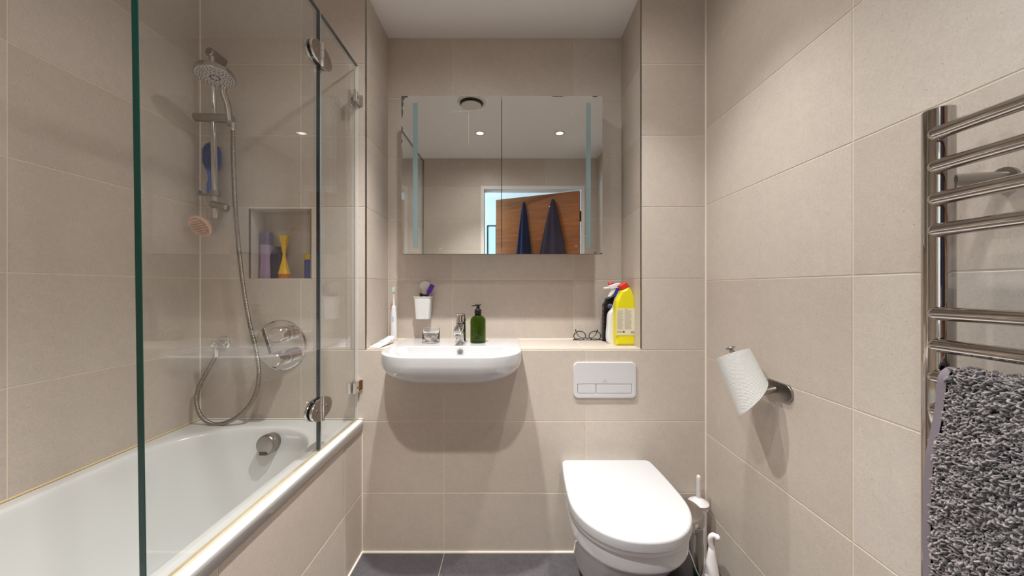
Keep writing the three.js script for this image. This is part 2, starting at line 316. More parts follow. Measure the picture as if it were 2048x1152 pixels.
// ---------------------------------------------------------------- shower: rail, handset, hose, outlet, valve
{
  const zr = -1.415, T = V(-1.213, CH + 0.95, zr), B = V(-1.199, CH + 0.28, zr);
  const t = thing('shower_rail', 'chrome shower slide rail on the wall above the bath', 'shower rail', [0, 0, 0]);
  obj('rail', rod(B, T, 0.0105), M.chrome, t);
  obj('wall_mount', [rod(V(T.x, T.y - 0.002, ZF), V(T.x, T.y - 0.002, zr + 0.012), 0.017), rod(V(T.x, T.y - 0.002, zr + 0.012), V(T.x, T.y - 0.002, zr + 0.016), 0.017, 0.013)], M.brushed, t);
  obj('wall_mount', [rod(V(B.x - 0.001, B.y + 0.055, ZF), V(B.x - 0.001, B.y + 0.055, zr + 0.012), 0.016), capRod(V(B.x, B.y + 0.055, zr + 0.008), V(B.x + 0.05, B.y + 0.045, zr + 0.012), 0.012)], M.brushed, t);
  const sy = CH + 0.685, sx = -1.205;
  const sl = obj('slider', [rod(V(sx - 0.07, sy + 0.004, zr + 0.004), V(sx + 0.078, sy - 0.004, zr + 0.006), 0.0165, 0.0165, 24)], mat(0xb5afab, 0.22, 1), t);
  obj('slider_button', rod(V(sx - 0.074, sy + 0.0043, zr + 0.004), V(sx - 0.07, sy + 0.004, zr + 0.004), 0.012), M.brushed, sl);
  const rc = thing('rail_clip', 'grey plastic ring clip with hook near foot of shower rail', 'clip', [0, 0, 0]);
  obj('ring', rod(V(-1.2, CH + 0.37, zr), V(-1.2, CH + 0.392, zr), 0.0175, 0.0175, 24), mat(0x8f8b88, 0.35, 0.6), rc);
  obj('hook', [rbox(0.05, 0.008, 0.02, 0.003, -1.238, CH + 0.378, zr + 0.004), rbox(0.006, 0.018, 0.02, 0.002, -1.26, CH + 0.384, zr + 0.004)], mat(0x8f8b88, 0.35, 0.6), rc);

  // handset
  const hs = thing('hand_shower', 'round chrome hand shower with grey spray face in its slider', 'shower head');
  const c = P(430.1, 153.4, 1.29), n = V(0.084, -0.989, 0.121).normalize();
  const q = new THREE.Quaternion().setFromUnitVectors(UPV, n), head = new THREE.Group();
  head.name = 'spray_head'; head.position.copy(c); head.quaternion.copy(q); hs.add(head);
  obj('head_body', lathe([[0, -0.026], [0.03, -0.0255], [0.05, -0.023], [0.058, -0.019], [0.0615, -0.012], [0.0625, 0], [0.061, 0.0025], [0.0585, 0.003]], 48), M.darkChrome, head);
  const face = obj('spray_face', lathe([[0.0, 0.004], [0.045, 0.0038], [0.0585, 0.003], [0.0585, 0.0]], 48), mat(0xcbc6c3, 0.4), head);
  const noz = [];
  for (const [r, k] of [[0.052, 28], [0.044, 24], [0.036, 18], [0.027, 12]]) for (let i = 0; i < k; i++) { const a = (i + (r * 300 % 1)) / k * 6.2832; noz.push(cyl(0.0018, 0.0013, 0.003, 6).translate(r * Math.cos(a), 0.0045, r * Math.sin(a))); }
  for (let i = 0; i < 8; i++) { const a = i / 8 * 6.2832; noz.push(rbox(0.0042, 0.003, 0.009, 0.001, 0, 0, 0, 1).rotateY(-a + 0.6).translate(0.014 * Math.cos(a), 0.0045, 0.014 * Math.sin(a))); }
  const nz = obj('spray_nozzles', noz, mat(0x554c48, 0.6), face); nz.userData.kind = 'stuff';
  const hEnd = V(sx + 0.072, sy - 0.012, zr + 0.012), mid = P(455, 210, 1.375), up = P(446, 180, 1.345), attach = c.clone().add(n.clone().multiplyScalar(-0.012)).add(V(0.004, 0, -0.045));
  const hc = new THREE.CatmullRomCurve3([hEnd, mid, up, attach]), ht = new THREE.TubeGeometry(hc, 24, 0.0125, 14);
  obj('handle', [ht, rod(V(hEnd.x, hEnd.y - 0.022, hEnd.z), hEnd, 0.0095, 0.0125)], M.darkChrome, hs);

  // hose, ribbed
  const pts = [[466, 248, 1.405], [466, 300, 1.412], [467.5, 350, 1.42], [471, 420, 1.428], [478, 500, 1.432], [487, 575, 1.432], [499, 645, 1.43], [513, 705, 1.424], [518, 748, 1.416], [511, 788, 1.41], [489, 822, 1.404], [458, 843, 1.402], [425, 848, 1.404], [402, 832, 1.41], [393, 803, 1.415], [399, 772, 1.418], [415, 742, 1.42], [429, 716, 1.42], [433, 699, 1.42]].map((a) => P(...a));
  const curve = new THREE.CatmullRomCurve3(pts, false, 'centripetal'), L = curve.getLength(), N = Math.round(L / 0.0016), R = 10;
  const tg = new THREE.TubeGeometry(curve, N, 1, R), ps = tg.attributes.position, nm = tg.attributes.normal;
  for (let i = 0; i <= N; i++) { const k = 0.0074 + 0.0009 * Math.sin(i / 4 * 6.2832); for (let j = 0; j <= R; j++) { const id = i * (R + 1) + j; ps.setXYZ(id, ps.getX(id) - nm.getX(id) * (1 - k), ps.getY(id) - nm.getY(id) * (1 - k), ps.getZ(id) - nm.getZ(id) * (1 - k)); } }
  tg.computeVertexNormals();
  const hose = thing('shower_hose', 'ribbed silver shower hose looping down to the bath deck', 'hose');
  obj('hose', tg, mat(0x9c938c, 0.28, 1), hose);
  const e0 = pts[0], e1 = pts[pts.length - 1];
  obj('hose_nut', rod(V(e0.x, e0.y - 0.028, e0.z), V(e0.x, e0.y + 0.004, e0.z), 0.0095, 0.008), M.chrome, hose);
  obj('hose_nut', rod(V(e1.x, e1.y - 0.03, e1.z), V(e1.x, e1.y + 0.002, e1.z), 0.0085, 0.0105), M.chrome, hose);
  // wall outlet elbow
  const oy = CH - 0.229, ox = -1.212;
  const wo = thing('hose_outlet', 'chrome wall elbow feeding the shower hose', 'outlet', [ox, oy, ZF]);
  obj('flange', between(lathe([[0, 0.008], [0.022, 0.008], [0.029, 0.004], [0.03, 0]], 32), V(0, 0, 0), V(0, 0, 1)), M.chrome, wo);
  obj('elbow', [rod(V(0, 0, 0.004), V(0, 0, 0.05), 0.0135), new THREE.SphereGeometry(0.0145, 20, 14).translate(0, 0, 0.0505), rod(V(0, 0, 0.0505), V(e1.x - ox, e1.y - oy, 0.0505), 0.0115)], M.chrome, wo);
}
{
  const t = thing('shower_valve', 'large round chrome shower valve plate with two knobs', 'shower valve', [-0.967, CH - 0.239, ZF]);
  obj('valve_plate', between(crisp(lathe([[0, 0.008], [0.1, 0.008], [0.105, 0.005], [0.106, 0]], 56), 0.5), V(0, 0, 0), V(0, 0, 1)), M.chrome, t);
  for (const [x, y, L, r] of [[0.02, 0.05, 0.066, 0.031], [0.018, -0.047, 0.08, 0.028]]) {
    const k = obj('knob', between(crisp(lathe([[r * 1.12, 0.008], [r * 1.12, 0.014], [r * 0.8, 0.016], [r * 0.8, 0.024], [r, 0.026], [r, L], [r * 0.9, L + 0.004], [0, L + 0.004]], 32), 0.5), V(x, y, 0), V(x, y, 1)), M.chrome, t);
    obj('lever', rbox(0.011, 0.011, 0.03, 0.003, x - 0.024, y, L - 0.014), M.chrome, k);
  }
}
// ---------------------------------------------------------------- things hung on the rail
{
  const t = thing('hairbrush', 'blue oval hairbrush with dark bristles hung behind the shower rail', 'hairbrush', [-1.232, CH + 0.39, -1.437]);
  t.rotation.y = 0.22;
  const blue = mat(0x2a52a8, 0.4);
  obj('handle', extrude(smooth([[-0.013, 0], [0.013, 0], [0.015, 0.03], [0.011, 0.06], [0.014, 0.092], [-0.014, 0.092], [-0.011, 0.06], [-0.015, 0.03]], 48), 0.012, 0.004).translate(0, 0, -0.006), mat(0x4a70c4, 0.4), t);
  obj('head', extrude(smooth([[0, 0.082], [0.022, 0.1], [0.031, 0.145], [0.024, 0.19], [0, 0.207], [-0.024, 0.19], [-0.031, 0.145], [-0.022, 0.1]], 48), 0.012, 0.004).translate(0, 0, -0.006), blue, t);
  obj('cushion', extrude(smooth([[0, 0.092], [0.018, 0.107], [0.025, 0.145], [0.019, 0.183], [0, 0.197], [-0.019, 0.183], [-0.025, 0.145], [-0.018, 0.107]], 48), 0.004, 0.0015).translate(0, 0, 0.004), mat(0x16286a, 0.6), t);
  const br = [];
  for (let i = -3; i <= 3; i++) for (let j = 0; j < 11; j++) { const x = i * 0.0068, y = 0.1 + j * 0.009; if ((x / 0.025) ** 2 + ((y - 0.145) / 0.05) ** 2 < 1) br.push(rod(V(x, y, 0.008), V(x * 1.15, y + 0.001, 0.027), 0.0012, 0.0009, 5)); }
  tag(obj('bristles', br, mat(0x17171f, 0.5), t), 'dark plastic bristles').userData.kind = 'stuff';
}
{
  const c = P(402, 452, 1.405), n = V(-0.1, -0.55, 0.83).normalize();
  const t = thing('scalp_massager', 'pale pink round scalp massager with soft teeth hung from a cord', 'massager', [c.x, c.y, c.z]);
  t.quaternion.setFromUnitVectors(UPV, n);
  const pink = mat(0xe6bfa9, 0.5);
  obj('pad', lathe([[0, 0.002], [0.034, 0.002], [0.037, 0.009], [0.042, 0.01], [0.045, 0.005], [0.044, -0.002], [0.036, -0.007], [0, -0.009]], 40), pink, t);
  const teeth = []; for (let i = -3; i <= 3; i++) for (let j = -3; j <= 3; j++) { const x = i * 0.0095 + (j % 2) * 0.004, z = j * 0.0095; if (Math.hypot(x, z) < 0.034) teeth.push(cyl(0.0032, 0.0014, 0.02, 8).translate(x, 0.011, z)); }
  for (const g of teeth) obj('tooth', g, mat(0xeccab6, 0.5), t);
  obj('grip', lathe([[0, -0.03], [0.02, -0.029], [0.023, -0.025], [0.02, -0.02], [0.008, -0.016], [0.009, -0.008]], 32), pink, t);
  const top = t.worldToLocal(V(-1.238, CH + 0.374, -1.411)); t.updateMatrixWorld();
  obj('cord', tube([t.worldToLocal(V(-1.238, CH + 0.374, -1.405)), t.worldToLocal(V(-1.236, CH + 0.28, -1.42)), V(0, -0.018, 0)], 0.0016, 20, 6), mat(0xc9a188, 0.7), t);
}
// ---------------------------------------------------------------- bottles in the shower niche
{
  const y = HY0, z = ZF - 0.05;
  let t = thing('shampoo_bottle', 'lilac shampoo bottle with darker cap in the shower niche', 'bottle', [-1.075, y, z - 0.012]);
  obj('body', crisp(lathe([[0, 0], [0.024, 0], [0.0255, 0.004], [0.0255, 0.03], [0.023, 0.07], [0.0235, 0.11], [0.0225, 0.148], [0, 0.149]]), 0.7), mat(0xa98fb0, 0.35), t);
  obj('cap', crisp(lathe([[0.0225, 0.1485], [0.0235, 0.152], [0.0235, 0.197], [0.021, 0.202], [0, 0.202]]), 0.7), mat(0x6c5a78, 0.35), t);
  t = thing('conditioner_bottle', 'dark navy bottle with pale print between lilac and yellow bottles', 'bottle', [-1.032, y, z - 0.022]);
  obj('body', crisp(extrude(smooth([[-0.024, 0], [0.024, 0], [0.025, 0.05], [0.024, 0.1], [0.01, 0.125], [-0.01, 0.125], [-0.024, 0.1], [-0.025, 0.05]], 48), 0.026, 0.006).translate(0, 0.0, -0.013), 0.6), mat(0x2c2840, 0.35), t);
  obj('cap', rod(V(0, 0.122, 0), V(0, 0.142, 0), 0.011), mat(0x1b1a2b, 0.35), t);
  obj('print', [rbox(0.004, 0.02, 0.0006, 0.0002, 0.012, 0.075, 0.0132), rbox(0.012, 0.004, 0.0006, 0.0002, 0.012, 0.05, 0.0132), rbox(0.01, 0.003, 0.0006, 0.0002, 0.012, 0.04, 0.0132)], mat(0xb9b5bd, 0.5), t);
  t = thing('sun_lotion_tube', 'yellow hourglass-shaped tube with orange cap standing in the niche', 'bottle', [-0.99, y, z]);
  const pr = []; for (let i = 0; i <= 20; i++) { const s = i / 20, w = 0.006 + 0.0165 * Math.pow(Math.abs(s - 0.52) / 0.5, 1.35); pr.push([Math.min(w, 0.0235), 0.021 + s * 0.165]); }
  obj('body', crisp(lathe([[0.0, 0.019], [0.022, 0.0195], ...pr, [0, 0.187]]), 0.8), mat(0xe6b422, 0.35), t);
  obj('cap', crisp(lathe([[0, 0], [0.021, 0], [0.0215, 0.003], [0.0215, 0.019], [0, 0.0195]]), 0.6), mat(0xc0661c, 0.4), t);
  t = thing('sunscreen_bottle', 'royal blue bottle with yellow flip cap at the side of the niche', 'bottle', [-0.8755, y, z + 0.004]);
  obj('body', crisp(lathe([[0, 0], [0.02, 0], [0.021, 0.003], [0.021, 0.078], [0.019, 0.081], [0, 0.081]]), 0.6), mat(0x1f3f9c, 0.35), t);
  obj('cap', crisp(lathe([[0.0195, 0.0815], [0.0205, 0.084], [0.0205, 0.104], [0.019, 0.107], [0, 0.107]]), 0.6), mat(0xe0c31f, 0.4), t);
  const em = new THREE.Shape(); em.absellipse(0, 0, 0.009, 0.018, 0, 6.2832); obj('emblem', extrude(em, 0.0016, 0, 16).rotateY(0.5).translate(0.0095, 0.035, 0.0178), mat(0xb59a5a, 0.5), t);
}

// ---------------------------------------------------------------- basin
const RIM = 0.868;
{
  const t = thing('washbasin', 'white ceramic semi-recessed washbasin set into the tiled ledge', 'washbasin');
  const full = (i, y) => lift(rrect(-0.512 + i, 0.037 - i, -1.70 + i, -1.243 - i, [0.02, 0.02, 0.15, 0.15], 12, 10), y);
  const fo = rrect(-0.512, 0.037, -1.70, -1.243, [0.02, 0.02, 0.15, 0.15], 12, 10), bo = rrect(-0.375, -0.10, -1.66, -1.35, [0.02, 0.02, 0.08, 0.08], 12, 10);
  const rings = [];
  for (let a = 0; a <= 90; a += 7.5) { const r = a * Math.PI / 180; rings.push(lift(mixo(bo, fo, Math.sin(r)), 0.748 + 0.082 * (1 - Math.cos(r)))); }
  rings.push(lift(fo, 0.845), full(0, RIM - 0.008)); for (const a of [30, 60, 90]) { const r = a * Math.PI / 180; rings.push(full(0.008 * (1 - Math.cos(r)), RIM - 0.008 + 0.008 * Math.sin(r))); }
  const op = rrect(-0.468, -0.008, -1.462, -1.268, [0.03, 0.03, 0.125, 0.125], 12, 10), lo = rrect(-0.385, -0.09, -1.44, -1.32, [0.03, 0.03, 0.06, 0.06], 12, 10);
  rings.push(lift(op, RIM - 0.0005));
  for (const [s, d] of [[0.03, 0.004], [0.07, 0.012], [0.16, 0.035], [0.3, 0.06], [0.5, 0.08], [0.75, 0.093], [1, 0.098]]) rings.push(lift(mixo(op, lo, s), RIM - d));
  obj('bowl', loft(rings, true, true), M.ceramic, t);
  const ring = obj('overflow_ring', between(lathe([[0.0085, 0.001], [0.0095, 0.004], [0.0125, 0.004], [0.0135, 0]], 28), V(-0.2155, 0.845, -1.4565), V(-0.2155, 0.87, -1.2)), M.chrome, t);
  obj('overflow_cover', between(cyl(0.009, 0.009, 0.002, 24), V(-0.2155, 0.8455, -1.455), V(-0.2155, 0.87, -1.2)), M.brushed, ring);
  obj('waste', cyl(0.02, 0.02, 0.004, 28).translate(-0.2155, 0.7725, -1.385), M.chrome, t);
}
{
  const t = thing('basin_tap', 'chrome mono basin tap with lever on the basin ledge', 'tap', [-0.2275, RIM, -1.563]);
  obj('tap_body', crisp(lathe([[0, 0], [0.0255, 0], [0.026, 0.004], [0.0235, 0.006], [0.0225, 0.085], [0.0215, 0.092], [0, 0.0925]], 36), 0.6), M.chrome, t);
  const sp = obj('spout', [new RoundedBoxGeometry(0.034, 0.026, 0.105, 4, 0.009).rotateX(0.2).translate(0, 0.069, 0.058)], M.chrome, t);
  obj('aerator', rod(V(0, 0.048, 0.096), V(0, 0.04, 0.094), 0.0105), M.brushed, sp);
  obj('lever', [lathe([[0.0225, 0.094], [0.0225, 0.104], [0.019, 0.126], [0.016, 0.13], [0, 0.131]], 32), new RoundedBoxGeometry(0.026, 0.009, 0.06, 3, 0.004).rotateX(-0.3).translate(0, 0.122, 0.022)], M.chrome, t);
}
{
  const t = thing('glass_tumbler', 'short clear glass tumbler half full of water on basin', 'tumbler', [-0.361, RIM + 0.0005, -1.56]);
  const g = lathe([[0, 0], [0.036, 0], [0.0385, 0.003], [0.039, 0.062], [0.0378, 0.063], [0.0366, 0.062], [0.036, 0.007], [0, 0.006]], 40);
  obj('glass', g, mat(0xffffff, 0, 0, { transmission: 1, thickness: 0.03, ior: 1.5 }), t);
  obj('water', lathe([[0, 0.0065], [0.0355, 0.0075], [0.0358, 0.033], [0, 0.033]], 40), mat(0xffffff, 0, 0, { transmission: 1, thickness: 0.05, ior: 1.33 }), t);
}
{
  const t = thing('soap_dispenser', 'green glass pump soap bottle with black pump on basin', 'soap dispenser', [-0.152, RIM + 0.0005, -1.565]);
  obj('bottle', lathe([[0, 0], [0.032, 0], [0.0345, 0.003], [0.0345, 0.095], [0.032, 0.107], [0.022, 0.117], [0.0135, 0.122], [0.0125, 0.13], [0, 0.13]], 40), mat(0xffffff, 0.03, 0, { transmission: 1, thickness: 0.07, ior: 1.4, attenuationColor: new THREE.Color(0x7d9838), attenuationDistance: 0.032 }), t);
  const pump = obj('pump', [crisp(lathe([[0.0135, 0.124], [0.0155, 0.126], [0.0155, 0.144], [0.011, 0.149], [0.007, 0.151], [0.007, 0.165], [0, 0.165]], 28), 0.6)], M.black, t);
  obj('nozzle', [rbox(0.024, 0.007, 0.015, 0.003, 0, 0.168, 0), between(cyl(0.0045, 0.0035, 0.026, 12).translate(0, 0.013, 0), V(-0.004, 0.168, 0), V(-0.03, 0.1635, 0.004))], M.black, pump);
}
{
  const t = thing('electric_toothbrush', 'white electric toothbrush standing on ledge in recess corner', 'toothbrush', [-0.5715, SH, -1.692]);
  const w = mat(0xe7e6ea, 0.35);
  obj('handle', lathe([[0, 0], [0.0145, 0], [0.0155, 0.004], [0.0155, 0.06], [0.014, 0.11], [0.011, 0.16], [0.0095, 0.165], [0, 0.165]], 28), w, t);
  obj('button', rbox(0.01, 0.028, 0.003, 0.0012, 0, 0.105, 0.0132), mat(0xb7cfe4, 0.4), t);
  const h = obj('brush_head', [lathe([[0.009, 0.166], [0.0055, 0.172], [0.0035, 0.21], [0.0028, 0.238], [0, 0.238]], 20), rbox(0.0115, 0.024, 0.005, 0.0024, 0, 0.244, 0)], w, t);
  obj('bristles', rbox(0.010, 0.021, 0.009, 0.002, 0, 0.244, 0.006), mat(0xbfe0c0, 0.8), h);
}
{
  const t = thing('toothpaste_tube', 'white squeezed toothpaste tube lying on ledge beside basin', 'toothpaste', [0, SH, 0]);
  const a = V(-0.584, 0.002, -1.478), b = V(-0.559, 0.018, -1.605), rings = [];
  const dir = b.clone().sub(a).normalize(), side = V(dir.z, 0, -dir.x).normalize(), upv = side.clone().cross(dir).multiplyScalar(-1);
  for (let i = 0; i <= 12; i++) { const s = i / 12, c = a.clone().lerp(b, s), w = 0.026 - 0.0075 * s, h = 0.0012 + 0.0165 * Math.pow(s, 0.75), ring = []; for (let k = 0; k < 24; k++) { const p = k / 24 * 6.2832; const q = c.clone().addScaledVector(side, w * Math.cos(p)).addScaledVector(upv, h * Math.sin(p)); ring.push([q.x, Math.max(q.y, 0.0004 + 0.0001 * k / 24), q.z]); } rings.push(ring); }
  const label = canvasTexture(256, 256, (c, w, h) => { c.fillStyle = '#f1f1f2'; c.fillRect(0, 0, w, h); c.fillStyle = '#9fb9d8'; c.fillRect(30, 130, 60, 30); c.fillRect(150, 130, 60, 30); c.fillStyle = '#6f7f8f'; for (let i = 0; i < 9; i++) c.fillRect(20 + (i % 2) * 8, 30 + i * 9, 70 + (i * 37) % 90, 3); c.fillStyle = '#d9b9c6'; c.fillRect(40, 200, 160, 14); });
  obj('tube_body', loft(rings, true, true), mat(0xffffff, 0.35, 0, { map: label }), t);
  const e = b.clone().addScaledVector(dir, 0.02); obj('cap', rod(b, e, 0.014, 0.012, 24), mat(0xf0f0f0, 0.35), t);
}
{
  const t = thing('suction_cup_holder', 'white plastic beaker hung on a round suction mount above basin', 'holder', [0, 0, 0]);
  const mc = P(851, 573, 1.728);
  obj('suction_mount', between(crisp(lathe([[0, 0.014], [0.02, 0.013], [0.027, 0.009], [0.03, 0.003], [0.03, 0]], 36), 0.5), V(mc.x, mc.y, ZN), V(mc.x, mc.y, 0)), mat(0xdedad6, 0.35), t);
  obj('hook_arm', rbox(0.018, 0.05, 0.012, 0.003, mc.x - 0.004, mc.y - 0.03, ZN + 0.012), mat(0xe2dedb, 0.35), t);
  const cx = -0.4285, yb = CH - 0.15, yt = CH - 0.041, zc = -1.693;
  const ring = (w, d, y) => lift(rrect(cx - w / 2, cx + w / 2, zc - d / 2, zc + d / 2, Math.min(w, d) * 0.18, 6, 4), y);
  const W0 = 0.064, W1 = 0.079, D0 = 0.05, D1 = 0.064;
  obj('beaker', crisp(loft([ring(W0 - 0.01, D0 - 0.01, yb), ring(W0, D0, yb + 0.003), ring(W1, D1, yt - 0.004), ring(W1 + 0.005, D1 + 0.005, yt - 0.003), ring(W1 + 0.005, D1 + 0.005, yt), ring(W1 - 0.003, D1 - 0.003, yt), ring(W0 - 0.004, D0 - 0.004, yb + 0.004)], true, true), 0.7), M.plasticWhite, t);
  const rz = thing('razor', 'purple disposable razor standing head up in the white beaker', 'razor');
  const pu = mat(0x4b1d8f, 0.3);
  obj('handle', tube([V(cx - 0.012, yb + 0.012, zc + 0.008), V(cx + 0.012, yb + 0.09, zc + 0.006), V(cx + 0.026, yt + 0.018, zc + 0.006), V(cx + 0.034, yt + 0.034, zc + 0.006)], 0.0058, 24, 10), pu, rz);
  obj('head', [rbox(0.023, 0.044, 0.014, 0.005).rotateZ(-0.45).translate(cx + 0.037, yt + 0.038, zc + 0.008)], mat(0x56249c, 0.25), rz);
  const sc = thing('toothbrush', 'dark handled brush lying low in the white beaker', 'toothbrush');
  obj('handle', capRod(V(cx + 0.014, yb + 0.014, zc - 0.002), V(cx - 0.008, yt + 0.008, zc + 0.004), 0.006), mat(0x24302a, 0.5), sc);
  obj('head', rbox(0.03, 0.008, 0.012, 0.003).rotateZ(-0.25).translate(cx + 0.002, yt + 0.008, zc + 0.005), mat(0x1d2a2b, 0.5), sc);
  const cb = thing('comb', 'reddish brown comb tip showing over the beaker rim', 'comb');
  obj('spine', capRod(V(cx - 0.012, yb + 0.012, zc - 0.004), V(cx - 0.014, yt + 0.014, zc + 0.002), 0.0045), mat(0x8a4a3a, 0.5), cb);
}
// ---------------------------------------------------------------- mirror cabinet
{
  const zm = -1.58, x0 = -0.499, x1 = 0.4086, xg = -0.047, y0 = CH + 0.1535, y1 = CH + 0.8668;
  const t = thing('mirror_cabinet', 'two-door mirrored bathroom cabinet with frosted light strips in recess', 'mirror cabinet', [0, 0, 0]);
  obj('carcass', box(x0 + 0.004, x1 - 0.004, y0 + 0.03, y1 - 0.004, ZN, zm - 0.022), M.carcass, t);
  for (const [a, b, sx, sxp] of [[x0, xg - 0.0012, -0.4443, 826], [xg + 0.0012, x1, 0.343, 1172]]) {
    const d = obj('mirror_door', box(a, b, y0, y1, zm - 0.02, zm - 0.004), mat(0x6d716f, 0.4, 0.5), t);
    obj('mirror_glass', box(a + 0.0004, b - 0.0004, y0 + 0.0004, y1 - 0.0004, zm - 0.004, zm), M.mirror, d);
    const sa = (sxp - 1024) * 1.58 / F;
    obj('frosted_strip', box(sa, sa + 0.0215, CH + 0.184, CH + 0.835, zm, zm + 0.0004), M.frosted, d);
  }
  // corroded silvering along the edge
  const patch = (cx, cy, w, h, k) => { const s = []; for (let i = 0; i < 22; i++) { const a = i / 22 * 6.2832, r = 0.7 + 0.45 * rnd(); s.push([cx + w * r * Math.cos(a), cy + h * r * Math.sin(a)]); } return extrude(s.map(([x, y]) => [Math.min(Math.max(x, x0), x1), Math.min(Math.max(y, y0), y1)]), 0.0003).translate(0, 0, zm); };
  const tarnish = mat(0x4a4d4a, 0.7);
  for (const [x, y, w, h] of [[x0, y1, 0.026, 0.022], [x0, y1 - 0.035, 0.009, 0.018], [x0, y1 - 0.075, 0.007, 0.03], [x0, y1 - 0.15, 0.006, 0.016], [x0, y1 - 0.205, 0.005, 0.01], [x1 - 0.035, y1, 0.013, 0.007], [0.205, y1, 0.03, 0.0035], [x1, y0, 0.018, 0.006], [x1 - 0.035, y0 + 0.006, 0.004, 0.006]]) obj('tarnish_patch', patch(x, y, w, h), tarnish, t);
  const specks = [];
  for (let i = 0; i < 46; i++) { const l = i < 22, x = l ? -0.275 + i * 0.0068 : rr(x0 + 0.05, x1 - 0.05), y = l ? y1 - 0.074 + i * 0.0006 + rr(-0.003, 0.003) : rr(y0 + 0.02, y1 - 0.05), r = rr(0.0009, 0.0022); specks.push(new THREE.CylinderGeometry(r, r, 0.0003, 7).rotateX(Math.PI / 2).translate(x, y, zm + 0.0002)); }
  specks.push(box(-0.1965, -0.1955, y1 - 0.22, y1 - 0.08, zm, zm + 0.0002));
  obj('water_marks', specks, mat(0xcfcac3, 0.6), t).userData.kind = 'stuff';
}
// ---------------------------------------------------------------- spectacles
{
  const t = thing('spectacles', 'black round-rimmed spectacles resting upside down on the ledge', 'spectacles', [0.3635, SH, -1.69]);
  const k = mat(0x0d0c0e, 0.35), rimPts = (s) => { const o = []; for (let i = 0; i < 28; i++) { const a = i / 28 * 6.2832, x = 0.0285 * Math.cos(a); let y = 0.0245 * Math.sin(a); if (y < 0) y *= 0.72; o.push(V(s * 0.0365 + x, 0.021 + y, 0.004 * Math.abs(x))); } return o; };
  for (const s of [-1, 1]) {
    const r = obj('rim', tube(rimPts(s), 0.0021, 60, 8, true), k, t);
    const lens = []; for (let i = 0; i < 32; i++) { const a = i / 32 * 6.2832; let y = 0.0235 * Math.sin(a); if (y < 0) y *= 0.72; lens.push([s * 0.0365 + 0.0275 * Math.cos(a), 0.021 + y]); }
    obj('lens', extrude(lens, 0.001).translate(0, 0, -0.0005), mat(0xffffff, 0, 0, { transmission: 1, thickness: 0 }), r);
    obj('temple', tube([V(s * 0.068, 0.004, 0), V(s * 0.064, 0.005, -0.012), V(s * 0.02, 0.008, -0.018), V(-s * 0.03, 0.014, -0.018 - s * 0.003), V(-s * 0.046, 0.03, -0.018 - s * 0.003), V(-s * 0.052, 0.046, -0.018 - s * 0.003)], 0.0017, 40, 8), k, t);
    obj('temple_tip', new THREE.SphereGeometry(0.0035, 14, 10).scale(0.9, 1.6, 0.9).translate(-s * 0.052, 0.047, -0.018 - s * 0.003), k, t);
  }
  obj('bridge', tube([V(-0.011, 0.012, 0), V(0, 0.0095, 0.001), V(0.011, 0.012, 0)], 0.0017, 16, 8), k, t);
  obj('brow_bar', capRod(V(-0.068, 0.0045, 0), V(0.068, 0.0045, 0), 0.0016, 8), k, t);
}
